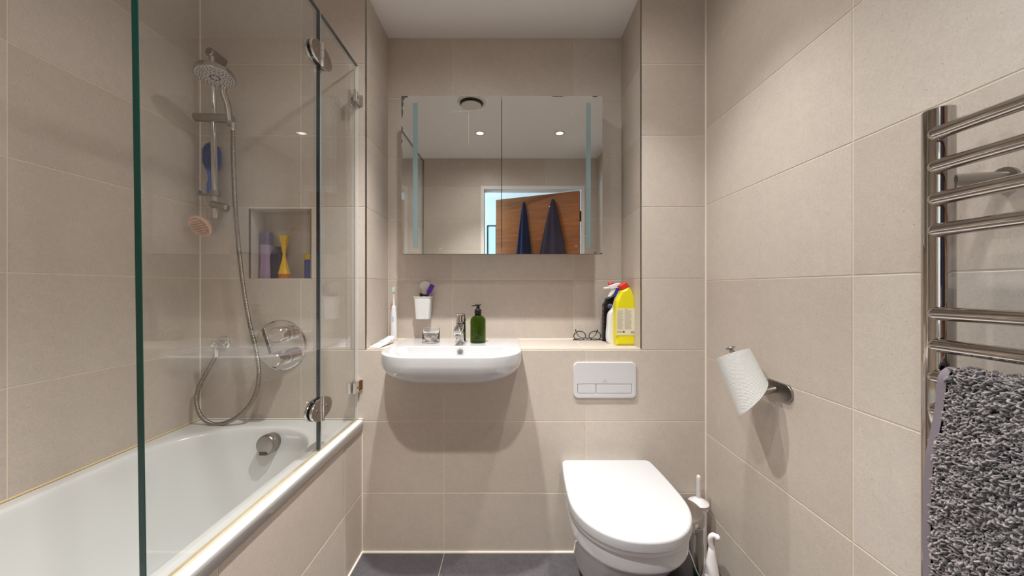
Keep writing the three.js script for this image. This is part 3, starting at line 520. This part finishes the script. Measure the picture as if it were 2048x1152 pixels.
// ---------------------------------------------------------------- cleaning bottles
{
  const s1 = 1.548 / F, px = (x, y) => [(x - 1251.5) * s1, (692 - y) * s1];
  let t = thing('bleach_bottle', 'yellow bottle with slanted red cap and pale back label', 'bottle', [(1251.5 - 1024) * s1, SH, -1.572]);
  const yel = mat(0xe8dc1c, 0.35);
  const out = [px(1232, 692), px(1271, 692), px(1271.5, 640), px(1270.5, 605), px(1266, 587), px(1259.5, 575), px(1242.5, 583), px(1239, 592), px(1233, 604), px(1231.6, 620)];
  const sh = new THREE.Shape(); sh.moveTo(...out[0]); sh.lineTo(...out[1]); sh.lineTo(...out[2]); sh.splineThru(out.slice(3, 6).map((p) => new THREE.Vector2(...p))); sh.lineTo(...out[6]); sh.splineThru(out.slice(7).map((p) => new THREE.Vector2(...p))); sh.closePath();
  obj('body', extrude(sh, 0.03, 0.012, 16).translate(0, 0.0, -0.015), yel, t);
  const capS = [px(1239.5, 573), px(1253, 564), px(1261, 574.5), px(1245.5, 583)];
  obj('cap', extrude(capS, 0.03, 0.005).translate(0, 0, -0.015), mat(0xd8341c, 0.4), t);
  const lab = canvasTexture(256, 400, (c, w, h) => { c.fillStyle = '#e6dfc4'; c.fillRect(0, 0, w, h); c.fillStyle = '#7d776a'; c.fillRect(110, 12, 44, 6); let q = 5; for (let r = 0; r < 38; r++) { for (const [a, b] of [[10, 100], [110, 220]]) { q = (q * 73 + 31) % 97; c.fillRect(a, 30 + r * 7.6, b - a - q * 0.35, 2.4); } } c.fillStyle = '#3c3a36'; for (let i = 0; i < 4; i++) { c.strokeStyle = '#3c3a36'; c.lineWidth = 3; c.strokeRect(8 + i * 27, 342, 20, 22); if (i === 3) c.fillRect(8 + i * 27, 342, 20, 22); } c.fillStyle = '#6a665c'; for (let i = 0; i < 12; i++) c.fillRect(196 + i * 4.4, 338, 2, 44); });
  const [lx0, ly0] = px(1233, 671), [lx1, ly1] = px(1269.5, 618);
  const lg = new THREE.PlaneGeometry(lx1 - lx0, ly1 - ly0); lg.translate((lx0 + lx1) / 2, (ly0 + ly1) / 2, 0.0274);
  const lb = obj('back_label', rbox(lx1 - lx0, ly1 - ly0, 0.0006, 0.0002, (lx0 + lx1) / 2, (ly0 + ly1) / 2, 0.0272), mat(0xe6dfc4, 0.5), t);
  obj('label_print', lg.translate(0, 0, 0.0003), mat(0xffffff, 0.5, 0, { map: lab }), lb);
  obj('base_seam', rbox(0.0865, 0.0012, 0.0545, 0.0005, 0, px(0, 674)[1], 0), mat(0xd2c512, 0.4), t);

  const s2 = 1.585 / F, p2 = (x, y) => [(x - 1228) * s2, (688.3 - y) * s2];
  t = thing('spray_bottle', 'white trigger spray bottle with purple label and red nozzle', 'spray bottle', [(1228 - 1024) * s2, SH, -1.612]);
  const so = smooth([p2(1219, 688), p2(1246, 688), p2(1247, 640), p2(1243, 612), p2(1238, 600), p2(1233.5, 602), p2(1228, 617), p2(1220, 627), p2(1217.5, 650)], 70);
  obj('body', extrude(so, 0.022, 0.008, 8).translate(0, 0, -0.011), mat(0xe8e8ea, 0.35), t);
  obj('label', [rbox(0.02, 0.02, 0.0006, 0.0002, ...p2(1232, 637), 0.0192), rbox(0.014, 0.04, 0.0006, 0.0002, ...p2(1233, 654), 0.0192)], mat(0x4b3a86, 0.5), t);
  obj('collar', [rod(V(...p2(1236, 605), 0), V(...p2(1239.5, 576), 0), 0.0125, 0.0135, 20), rbox(0.012, 0.03, 0.016, 0.003, ...p2(1239.5, 585), 0.006)], mat(0x26339a, 0.4), t);
  obj('trigger_head', [extrude(smooth([p2(1220.5, 571.5), p2(1229, 568.5), p2(1244, 566.5), p2(1245, 577), p2(1234, 577), p2(1224, 578.5)], 40), 0.012, 0.004).translate(0, 0, -0.006)], mat(0xeeeef0, 0.35), t);
  obj('trigger', extrude(smooth([p2(1231, 577), p2(1235, 577), p2(1226, 592), p2(1219.5, 594), p2(1222, 588)], 30), 0.008, 0.002).translate(0, 0, -0.004), mat(0xf0f0f0, 0.35), t);
  obj('nozzle', rod(V(...p2(1221, 569), 0), V(...p2(1229, 565), 0), 0.0095, 0.008, 20), mat(0xcf3a24, 0.4), t);
  obj('nozzle_tip', rod(V(...p2(1210, 577), 0), V(...p2(1222, 576), 0), 0.005, 0.0065, 14), mat(0xe4e0dd, 0.3), t);

  const s3 = 1.655 / F, p3 = (x, y) => [(x - 1221) * s3, (683.5 - y) * s3];
  t = thing('drain_cleaner_bottle', 'black angular bottle with orange ribbed edge and round emblem', 'bottle', [(1221 - 1024) * s3, SH, -1.682]);
  const dk = [p3(1207.5, 683), p3(1236, 683), p3(1237, 620), p3(1239, 596), p3(1234, 586), p3(1226, 592), p3(1214, 598), p3(1213, 603), p3(1208.5, 610), p3(1208, 640)];
  obj('body', extrude(dk, 0.022, 0.006).translate(0, 0, -0.011), mat(0x141216, 0.3), t);
  const ribs = []; for (let i = 0; i < 12; i++) { const [x, y] = p3(1209.6, 614 + i * 4.3); ribs.push(rbox(0.006 + (i % 2) * 0.002, 0.0058, 0.018, 0.0015, x, y, 0.006)); }
  for (const g of ribs) obj('rib', g, mat(0xa85f45, 0.45), t);
  const [ex, ey] = p3(1221.2, 612.5);
  const e0 = obj('emblem', between(cyl(0.0128, 0.0128, 0.001, 28), V(ex, ey, 0.0175), V(ex, ey, 1)), mat(0x2c6f94, 0.4), t);
  const arc = (r, a0, a1, w) => { const q = []; for (let i = 0; i <= 10; i++) { const a = a0 + (a1 - a0) * i / 10; q.push(V(ex + r * Math.cos(a), ey + r * Math.sin(a), 0.0182)); } return tube(q, w, 20, 6); };
  obj('emblem_swirl', [arc(0.0085, 0.4, 2.9, 0.0012), arc(0.0045, -0.6, 2.2, 0.001)], mat(0xe8e6e2, 0.4), e0);
  obj('emblem_swirl', [arc(0.009, 3.0, 5.0, 0.0014)], mat(0xd0502c, 0.4), e0);
  obj('grey_strip', rbox(0.003, 0.02, 0.0006, 0.0002, ...p3(1219, 668), 0.0174), mat(0x6a6a74, 0.5), t);  // small upright grey strip low on the black front
}
// ---------------------------------------------------------------- flush plate
{
  const cx = 0.3885, cy = CH - 0.3855, w = 0.262, h = 0.15;
  const t = thing('flush_plate', 'white rounded dual flush plate on the wall above the toilet', 'flush plate', [cx, cy, ZF]);
  const s = new THREE.Shape(), r = 0.02, a = w / 2, b = h / 2;
  s.moveTo(-a + r, -b); s.lineTo(a - r, -b); s.absarc(a - r, -b + r, r, -Math.PI / 2, 0); s.lineTo(a, b - r); s.absarc(a - r, b - r, r, 0, Math.PI / 2); s.lineTo(-a + r, b); s.absarc(-a + r, b - r, r, Math.PI / 2, Math.PI); s.lineTo(-a, -b + r); s.absarc(-a + r, -b + r, r, Math.PI, Math.PI * 1.5);
  const hole = new THREE.Path(); hole.moveTo(-0.1135, -0.055); hole.lineTo(-0.1135, -0.0165); hole.lineTo(0.1125, -0.0165); hole.lineTo(0.1125, -0.055); hole.closePath(); s.holes.push(hole);
  const pw = mat(0xd9d8da, 0.35);
  obj('plate', [new THREE.ExtrudeGeometry(s, { depth: 0.005, bevelEnabled: true, bevelSize: 0.003, bevelThickness: 0.003, bevelOffset: -0.003, bevelSegments: 4, curveSegments: 10 }), box(-0.115, 0.115, -0.058, -0.014, 0.0005, 0.003)], pw, t);
  obj('half_flush_button', rbox(0.073, 0.0365, 0.006, 0.001, -0.0758, -0.0358, 0.0052), pw, t);
  obj('full_flush_button', rbox(0.1465, 0.0365, 0.006, 0.001, 0.0375, -0.0358, 0.0052), pw, t);
  const logo = canvasTexture(256, 128, (c, W, H) => { c.fillStyle = '#d9d8da'; c.fillRect(0, 0, W, H); c.fillStyle = '#8b8a8d'; c.font = 'bold 25px sans-serif'; c.textAlign = 'center'; c.fillText('Villeroy & Boch', W / 2, 104); c.beginPath(); c.moveTo(W / 2, 18); c.lineTo(W / 2 - 32, 72); c.lineTo(W / 2 + 32, 72); c.closePath(); c.lineWidth = 9; c.strokeStyle = '#98979a'; c.stroke(); });
  obj('logo', new THREE.PlaneGeometry(0.032, 0.016).translate(0, -0.003, 0.0083), mat(0xffffff, 0.4, 0, { map: logo }), t);
}
// ---------------------------------------------------------------- toilet
{
  const t = thing('toilet', 'white wall-hung toilet with closed soft-edged lid', 'toilet');
  const cx = 0.371, dshape = (hw, zb, zf, rb = 0.02) => {   // straight sides, round front (towards +z)
    const o = [], n = 28, cz = zf - hw * 1.22;
    o.push([cx - hw + rb, zb]); for (let i = 1; i < 8; i++) o.push([cx - hw + rb + (2 * hw - 2 * rb) * i / 8, zb]);
    for (let i = 0; i <= 4; i++) { const a = -Math.PI / 2 + i / 4 * Math.PI / 2; o.push([cx + hw - rb + rb * Math.cos(a), zb + rb + rb * Math.sin(a)]); }
    for (let i = 1; i < 8; i++) o.push([cx + hw, zb + rb + (cz - zb - rb) * i / 8]);
    for (let i = 0; i <= n; i++) { const a = i / n * Math.PI, k = 2.25, c = Math.cos(a), s = Math.sin(a); o.push([cx + hw * Math.sign(c) * Math.pow(Math.abs(c), 2 / k), cz + (zf - cz) * Math.pow(Math.abs(s), 2 / k)]); }
    for (let i = 1; i < 8; i++) o.push([cx - hw, cz + (zb + rb - cz) * i / 8]);
    for (let i = 0; i <= 4; i++) { const a = Math.PI + i / 4 * Math.PI / 2; if (i < 4) o.push([cx - hw + rb + rb * Math.cos(a), zb + rb + rb * Math.sin(a)]); }
    return o.map(([x, z]) => [cx + (x - cx) * (1 + 0.09 * Math.max(0, 1 - ((z + 1.14) / 0.26) ** 2)), z]);
  };
  const L = (i, y) => lift(dshape(0.172 - i, -1.392 + i, -0.938 - i, 0.018), y);
  obj('lid', loft([L(0.012, 0.3985), L(0.002, 0.3985), L(0, 0.4005), L(0, 0.422), L(0.0015, 0.4265), L(0.005, 0.4295), L(0.01, 0.4305), L(0.08, 0.4308)], true, true), mat(0xc5c5c7, 0.18, 0, { clearcoat: 0.3, clearcoatRoughness: 0.1 }), t);
  const S = (i, y) => lift(dshape(0.169 - i, -1.385 + i, -0.944 - i, 0.018), y);
  obj('seat', loft([S(0.004, 0.3815), S(0, 0.3835), S(0, 0.394), S(0.003, 0.3965)], true, true), M.plasticWhite, t);
  const Bq = (hw, zf, y) => lift(dshape(hw, ZF + 0.001, zf, 0.02), y);
  obj('bowl', loft([Bq(0.10, -1.20, 0.075), Bq(0.118, -1.165, 0.085), Bq(0.13, -1.13, 0.12), Bq(0.142, -1.08, 0.18), Bq(0.15, -1.03, 0.24), Bq(0.156, -0.99, 0.29), Bq(0.1585, -0.972, 0.315), Bq(0.164, -0.955, 0.328), Bq(0.1655, -0.951, 0.337), Bq(0.166, -0.95, 0.372), Bq(0.163, -0.953, 0.3795)], true, true), M.ceramic, t);
  for (const s of [-1, 1]) obj('hinge', rbox(0.045, 0.03, 0.035, 0.008, cx + s * 0.12, 0.394, -1.4), M.plasticWhite, t);
}
// ---------------------------------------------------------------- bin, brush, cleaner by the toilet
{
  const t = thing('pedal_bin', 'small stainless steel pedal bin between toilet and wall', 'bin', [0.6195, 0, -1.30]);
  obj('bin_body', lathe([[0, 0.004], [0.078, 0.004], [0.08, 0.01], [0.08, 0.255], [0.079, 0.258]], 48), mat(0x8e8a88, 0.22, 1), t);
  obj('bin_lid', lathe([[0.081, 0.257], [0.084, 0.259], [0.084, 0.285], [0.078, 0.296], [0.05, 0.302], [0, 0.303]], 48), mat(0xb9b4b0, 0.3, 1), t);
  obj('lid_catch', rbox(0.026, 0.014, 0.008, 0.002, 0.03, 0.264, 0.079), mat(0x9a9592, 0.35, 1), t);
  obj('bin_base', lathe([[0, 0], [0.082, 0], [0.083, 0.014], [0.08, 0.016], [0, 0.016]], 40), M.rubber, t);
  const lp = []; for (let i = 0; i <= 16; i++) { const a = 1.75 - i / 16 * 1.5; lp.push(V(0.0835 * Math.cos(a), 0.215 - 0.1 * Math.pow(Math.sin(i / 16 * Math.PI), 1.4) - 0.04 * i / 16, 0.0835 * Math.sin(a))); }
  tag(obj('liner_tie', tube(lp, 0.0022, 40, 6), mat(0xe6dfd0, 0.6), t), 'cream bin liner tie hanging in a loop');
}
{
  const t = thing('toilet_brush', 'white toilet brush with plain handle standing in its holder', 'toilet brush', [0.757, 0, -1.42]);
  const w = mat(0xe9e4e2, 0.3);
  obj('holder', crisp(lathe([[0, 0], [0.04, 0], [0.041, 0.005], [0.033, 0.03], [0.029, 0.06], [0.031, 0.235], [0, 0.235]], 32), 0.6), w, t);
  obj('splash_guard', lathe([[0.008, 0.262], [0.018, 0.256], [0.038, 0.243], [0.0385, 0.24], [0.034, 0.24], [0.01, 0.25]], 36), w, t);
  obj('handle', lathe([[0.0085, 0.25], [0.0085, 0.34], [0.0075, 0.348], [0.004, 0.352], [0, 0.353]], 20), w, t);
}
{
  const t = thing('toilet_cleaner_bottle', 'white swan-necked toilet cleaner bottle with teal lower half', 'bottle', [0.684, 0, -1.20]);
  const w = mat(0xefe9e9, 0.35);
  obj('body', [lathe([[0, 0], [0.028, 0], [0.03, 0.004], [0.03, 0.06], [0.028, 0.1], [0.022, 0.15], [0.013, 0.2], [0.0085, 0.228], [0, 0.229]], 28).scale(1, 1, 0.8), tube([V(0, 0.22, 0), V(-0.004, 0.242, 0), V(-0.004, 0.258, 0.002), V(0.003, 0.267, 0.006), V(0.012, 0.264, 0.01)], 0.0085, 30, 12)], w, t);
  obj('nozzle_cap', new THREE.SphereGeometry(0.0098, 18, 12).translate(0.013, 0.2635, 0.0105), w, t);
  obj('teal_band', lathe([[0.0304, 0.02], [0.0306, 0.06], [0.0292, 0.098], [0.0275, 0.116], [0.027, 0.116]], 28).scale(1, 1, 0.8), mat(0x1f8f8c, 0.4), t);
  obj('cap_lug', rbox(0.012, 0.02, 0.02, 0.004, -0.022, 0.125, 0.012), w, t);
}
// ---------------------------------------------------------------- roll holder and roll
{
  const A = V(0.757, CH - 0.342, -1.087), B = V(0.722, CH - 0.2055, -1.151);
  const t = thing('toilet_roll_holder', 'brushed steel toilet roll holder, tilted on its wall plate', 'roll holder');
  const ps = new THREE.Shape(); ps.absarc(-0.03, 0, 0.026, Math.PI / 2, Math.PI * 1.5); ps.absarc(0.03, 0, 0.026, -Math.PI / 2, Math.PI / 2);
  obj('wall_plate', extrude(ps, 0.005, 0.0015, 20).rotateY(-Math.PI / 2).translate(XR, CH - 0.312, -1.068), M.brushed, t);
  obj('arm', [rod(V(XR - 0.006, CH - 0.312, -1.075), V(0.762, CH - 0.325, -1.082), 0.0095), new THREE.SphereGeometry(0.0095, 16, 12).translate(0.762, CH - 0.325, -1.082)], M.brushed, t);
  obj('spindle', [rod(A, B, 0.0075), rod(A.clone().add(V(0.002, -0.004, 0.002)), A.clone().add(V(-0.001, 0.006, -0.003)), 0.0095)], M.brushed, t);
  const ax = B.clone().sub(A).normalize();
  obj('end_knob', [between(lathe([[0.007, 0], [0.0075, 0.008], [0.014, 0.011], [0.0145, 0.015], [0.011, 0.018], [0, 0.0185]], 24), B.clone().addScaledVector(ax, -0.006), B.clone().addScaledVector(ax, 1))], M.brushed, t);

  const pa = mat(0xe4e3e0, 0.85, 0, { bumpMap: texture(128, (u, v) => { const k = 128 + 70 * Math.sin(u * 50.27) * Math.sin(v * 50.27) + rr(-30, 30); return [k, k, k]; }, false, [5, 3]), bumpScale: 0.003 });
  const r = thing('toilet_roll', 'white quilted toilet roll with a loose sheet hanging', 'toilet roll');
  const o = A.clone().addScaledVector(ax, 0.034), len = 0.108;
  obj('paper', between(crisp(lathe([[0.021, 0], [0.05, 0], [0.0515, 0.002], [0.0505, 0.02], [0.049, len - 0.004], [0.0475, len], [0.021, len], [0.021, 0]], 48), 0.7), o, o.clone().add(ax)), pa, r);
  // loose outer sheet: wraps the room side of the roll and hangs free below it
  const e1 = V(0, 0, 1).addScaledVector(ax, -ax.z).normalize(), e2 = ax.clone().cross(e1).normalize();
  obj('loose_sheet', (() => { const f = (u, v, off) => { // u along the roll from foot to head, v round it
      const a = -0.75 + v * 3.3, flare = Math.pow(1 - u, 2) * 0.012 * Math.sin(v * Math.PI), rad = 0.0525 + off + flare + 0.003 * v;
      const p = o.clone().addScaledVector(ax, -0.062 * (1 - u) * Math.pow(Math.sin(Math.min(1, v * 1.1) * Math.PI * 0.62), 1.3) + u * (len + 0.001)).addScaledVector(e1, rad * Math.cos(a)).addScaledVector(e2, -rad * Math.sin(a));
      return [Math.min(p.x, XR - 0.004), p.y - 0.012 * v * (1 - u), p.z]; };
    return [grid(20, 40, (u, v) => f(u, v, 0)), grid(20, 40, (u, v) => f(u, v, 0.0006))]; })(), pa, r);
}
// ---------------------------------------------------------------- towel radiator
const BARX = 0.715;
{
  const t = thing('towel_radiator', 'polished chrome ladder towel radiator on the tiled wall', 'radiator');
  const zs = [-0.605, -0.105];
  for (const z of zs) obj('post', [rod(V(0.737, 0.42, z), V(0.737, CH + 0.306, z), 0.02, 0.02, 40), rod(V(0.737, CH + 0.306, z), V(0.737, CH + 0.3085, z), 0.02, 0.017, 40)], M.darkChrome, t);
  const hs = [0.26, 0.205, 0.15, 0.0975, -0.043, -0.0965, -0.15, -0.205, -0.26, -0.315, -0.46, -0.515, -0.57];
  for (const h of hs) obj('bar', capRod(V(BARX, CH + h, -0.588), V(BARX, CH + h, -0.125), 0.0112, 24), M.darkChrome, t);
  for (const z of zs) for (const h of [0.182, -0.55]) {
    const b = obj('wall_bracket', rod(V(0.745, CH + h, z + 0.012), V(XR, CH + h, z + 0.028), 0.0105), M.brushed, t);
    obj('bracket_rose', rod(V(XR - 0.006, CH + h, z + 0.028), V(XR, CH + h, z + 0.028), 0.017), M.brushed, b);
  }
  obj('air_vent', [rod(V(0.752, CH + 0.287, -0.6), V(0.771, CH + 0.287, -0.597), 0.006), new THREE.SphereGeometry(0.0085, 16, 12).translate(0.772, CH + 0.287, -0.597)], M.chrome, t);
}
// ---------------------------------------------------------------- shaggy grey towel over a radiator bar
{
  const yb = CH - 0.15, zA = -0.568, zB = -0.22, front = 0.50, back = 0.30, Rb = 0.017;
  const t = thing('bath_towel', 'shaggy dark grey towel with smooth hem over a radiator bar', 'towel');
  const tot = front + back + Math.PI * Rb;
  const wob = valueNoise(6, 91), wob2 = valueNoise(13, 55);
  const pt = (u, v) => {                          // u along the bar, v from the back hem over the bar to the front hem
    const s = v * tot, fold = (wob(u * 0.9, v * 0.7 + 0.1) - 0.5);
    let x, y, z = zA + (zB - zA) * u;
    if (s < back) { x = BARX + Rb + 0.004 * fold; y = yb - (back - s); }
    else if (s < back + Math.PI * Rb) { const a = (s - back) / Rb; x = BARX + Rb * Math.cos(a); y = yb + Rb * Math.sin(a); }
    else { const d = s - back - Math.PI * Rb, k = Math.min(1, d / 0.12); x = BARX - Rb - k * (0.006 + 0.022 * u * (fold + 0.35) + 0.010 * (0.3 + u) * (0.6 + Math.sin(u * 9 + d * 5))); y = yb - d; z -= k * 0.012 * Math.sin(d * 6) * (1 - u); }
    return V(x, y, z);
  };
  const nrm = (u, v) => { const e = 0.002, a = pt(Math.min(1, u + e), v).sub(pt(Math.max(0, u - e), v)), b = pt(u, Math.min(1, v + e)).sub(pt(u, Math.max(0, v - e))); return a.cross(b).normalize(); };
  const inner = grid(40, 120, (u, v) => { const p = pt(u, v); return [p.x, p.y, p.z]; });
  const n0 = nrm(0.5, 0.85), sgn = n0.x < 0 ? 1 : -1;
  obj('towel_fabric', inner, mat(0x332e31, 0.95), t);
  // hem along the edge by the post
  const hem = grid(3, 120, (u, v) => { const p = pt(u * 0.035, v), n = nrm(0.02, v).multiplyScalar(sgn * 0.0055); return [p.x + n.x, p.y + n.y, p.z - 0.002]; });
  const hem2 = grid(2, 120, (u, v) => { const p = pt(0, v), n = nrm(0.02, v).multiplyScalar(sgn * 0.0055 * u); return [p.x + n.x, p.y + n.y, p.z - 0.002]; });
  tag(obj('hem', [hem, hem2], mat(0x7a7078, 0.9), t), 'smooth flat woven hem');
  // pile: curled loops of yarn
  const loop = tube([V(-0.0011, 0, 0), V(-0.0017, 0.0034, 0.0006), V(0.0002, 0.0058, 0.0014), V(0.0021, 0.0044, 0.0004), V(0.0014, 0.001, -0.0006)], 0.00105, 6, 4);
  const NP = 22000, pile = new THREE.InstancedMesh(loop, mat(0xffffff, 0.95, 0, { sheen: 0.3, sheenRoughness: 0.6 }), NP);
  const m4 = new THREE.Matrix4(), q = new THREE.Quaternion(), q2 = new THREE.Quaternion(), col = new THREE.Color();
  for (let i = 0; i < NP; i++) {
    const u = 0.036 + rnd() * 0.964, v = i < NP * 0.12 ? rnd() * 0.36 : 0.36 + rnd() * 0.64, p = pt(u, v), n = nrm(u, v).multiplyScalar(sgn), cl = wob2(u * 3.1, v * 5.3);
    n.add(V(rr(-0.45, 0.45), rr(-0.75, 0.15), rr(-0.45, 0.45))).normalize();
    q.setFromUnitVectors(UPV, n); q2.setFromAxisAngle(UPV, rnd() * 6.2832); q.multiply(q2);
    const s = rr(0.95, 1.55) * (0.85 + 0.4 * cl); m4.compose(p, q, V(s, s * rr(0.9, 1.4), s)); pile.setMatrixAt(i, m4);
    const k = rr(0.6, 1.4); col.setRGB(0.265 * k, 0.236 * k, 0.234 * k); pile.setColorAt(i, col);
  }
  pile.name = 'pile'; pile.userData.kind = 'stuff'; pile.castShadow = pile.receiveShadow = true; t.add(pile);
}

// ---------------------------------------------------------------- doorway, door, towels on it, hall beyond (seen in the mirror)
{
  const white = mat(0xece9e4, 0.45), z0 = ZR - 0.006, z1 = ZR + 0.126;
  const fr = struct('door_1', [box(DX0 - 0.03, DX0, 0, DY, z0, z1), box(DX1, DX1 + 0.03, 0, DY, z0, z1), box(DX0 - 0.03, DX1 + 0.03, DY, DY + 0.03, z0, z1)], white, 'white painted door frame of the bathroom doorway', 'door frame');
  // oak leaf, ajar into the hall
  const a = V(0.655, 0, ZR + 0.02), b = V(-0.153, 0, 0.55), len = a.distanceTo(b);
  const wn = valueNoise(9, 301), wn2 = valueNoise(64, 302), wn3 = valueNoise(180, 303);
  const wood = texture(512, (u, v) => { const k = 0.82 + 0.2 * wn(u * 0.25, v * 1.0) + 0.16 * wn2(u * 0.06, v) + 0.12 * wn3(u * 0.05, v); return [clamp(158 * k), clamp(98 * k), clamp(55 * k)]; });
  const t = thing('oak_door', 'orange-brown oak door leaf standing ajar behind the room', 'door', [a.x, 0, a.z]);
  t.rotation.y = Math.atan2(-(b.z - a.z), b.x - a.x);
  const dg = box(0, len, 0.01, 2.035, 0, 0.04), up = dg.attributes.uv; for (let i = 0; i < up.count; i++) up.setXY(i, dg.attributes.position.getX(i) * 0.9, dg.attributes.position.getY(i) * 0.9);
  const woodM = mat(0xffffff, 0.45, 0, { map: wood });
  obj('door_leaf', dg, woodM, t);
  obj('door_hinge', rod(V(0.002, 1.75, -0.006), V(0.002, 1.85, -0.006), 0.008), M.black, t);
  const flip = V(0, 0, 1).applyEuler(t.rotation).z < 0 ? 1 : -1, face = flip > 0 ? 0.04 : 0;
  const hk = (x) => obj('coat_hook', [rod(V(x, 1.955, face), V(x, 1.955, face + flip * 0.04), 0.008), new THREE.SphereGeometry(0.011, 14, 10).translate(x, 1.955, face + flip * 0.045)], M.chrome, t);
  t.updateMatrixWorld();
  const hang = (name, label, x, w, h, color, sd) => {
    hk(x);
    const o = thing(name, label, 'towel'), nz = valueNoise(12, sd), rings = [];
    for (let i = 0; i <= 30; i++) { const v = i / 30, hw = 0.012 + (w - 0.012) * Math.pow(v, 0.8), ring = []; for (let k = 0; k < 56; k++) { const p = k / 56 * 6.2832, f = 1 + (0.22 * Math.sin(p * 7 + sd) + 0.35 * (nz(k / 56, v * 0.25) - 0.5)) * Math.min(1, v * 4); const q = t.localToWorld(V(x + hw * Math.cos(p) * (0.92 + 0.08 * f), 1.965 - h * v, face + flip * (0.05 + 0.02 * v + (0.012 + 0.028 * v) * Math.sin(p) * f))); ring.push([q.x, q.y, q.z]); } rings.push(ring); }
    obj('towel_fabric', loft(rings, true, true), mat(color, 0.95, 0, { sheen: 0.4, sheenRoughness: 0.6 }), o);
  };
  hang('hanging_towel', 'navy blue towel hanging from a hook on the oak door', 0.545, 0.115, 0.85, 0x1c2440, 3);
  hang('hanging_towel', 'grey-purple towel hanging from a hook on the oak door', 0.245, 0.20, 0.95, 0x3a3340, 8);
  // hall
  const hw = mat(0xdfe6e6, 0.9), z2 = 2.3, hx0 = -1.7, hx1 = 1.7, hy = 2.5;
  const fx = struct('floor', box(hx0, hx1, -0.12, 0, ZR + 0.12, z2), mat(0x8f7d69, 0.6), 'pale timber floor of the hall beyond the door', 'floor');
  struct('ceiling', box(hx0, hx1, hy, hy + 0.1, ZR + 0.12, z2 + 0.1), M.ceiling, 'white ceiling of the hall beyond the door', 'ceiling');
  struct('wall_hall_far', box(hx0, hx1, 0, hy, z2, z2 + 0.1), hw, 'pale blue-grey hall wall facing the bathroom door', 'wall');
  struct('wall_hall_side', box(hx1, hx1 + 0.1, 0, hy, ZR + 0.12, z2), hw, 'plain hall side wall behind the open door', 'wall');
  struct('wall_hall_window', [box(hx0 - 0.1, hx0, 0, 0.8, ZR + 0.12, z2), box(hx0 - 0.1, hx0, 2.2, hy, ZR + 0.12, z2), box(hx0 - 0.1, hx0, 0.8, 2.2, ZR + 0.12, 0.6), box(hx0 - 0.1, hx0, 0.8, 2.2, 1.9, z2)], hw, 'hall wall with the daylit window', 'wall');
  struct('wall_hall_near', [box(hx0, DX0 - 0.03, 0, hy, ZR + 0.12, ZR + 0.13), box(DX1 + 0.03, hx1, 0, hy, ZR + 0.12, ZR + 0.13), box(DX0 - 0.03, DX1 + 0.03, DY + 0.03, hy, ZR + 0.12, ZR + 0.13)], hw, 'hall side of the bathroom door wall', 'wall');
  const wn_ = struct('window_1', [box(hx0 - 0.08, hx0 - 0.03, 0.8, 0.85, 0.6, 1.9), box(hx0 - 0.08, hx0 - 0.03, 2.15, 2.2, 0.6, 1.9), box(hx0 - 0.08, hx0 - 0.03, 0.85, 2.15, 0.6, 0.65), box(hx0 - 0.08, hx0 - 0.03, 0.85, 2.15, 1.85, 1.9)], white, 'white framed daylit window of the hall', 'window');
  obj('window_pane', box(hx0 - 0.06, hx0 - 0.055, 0.85, 2.15, 0.65, 1.85), mat(0xbfd9ea, 0.3, 0, { emissive: DAY.color, emissiveIntensity: 1.2 }), wn_);
  const ral = new THREE.RectAreaLight(DAY.color, DAY.power, 1.2, 1.3); ral.name = 'hall_daylight'; ral.position.set(hx0 - 0.02, 1.5, 1.25); ral.lookAt(0, 1.5, 1.25); scene.add(ral);
  const pf = thing('picture_frame', 'tall narrow black picture frame on the pale hall wall', 'picture', [-0.315, 1.64, z2]);
  obj('frame', [box(-0.075, 0.075, 0.43, 0.445, -0.02, 0), box(-0.075, 0.075, -0.445, -0.43, -0.02, 0), box(-0.075, -0.06, -0.43, 0.43, -0.02, 0), box(0.06, 0.075, -0.43, 0.43, -0.02, 0)], M.black, pf);
  obj('picture_mount', box(-0.06, 0.06, -0.43, 0.43, -0.008, -0.001), mat(0xcfe3e8, 0.7), pf);
}

renderer.render(scene, camera);
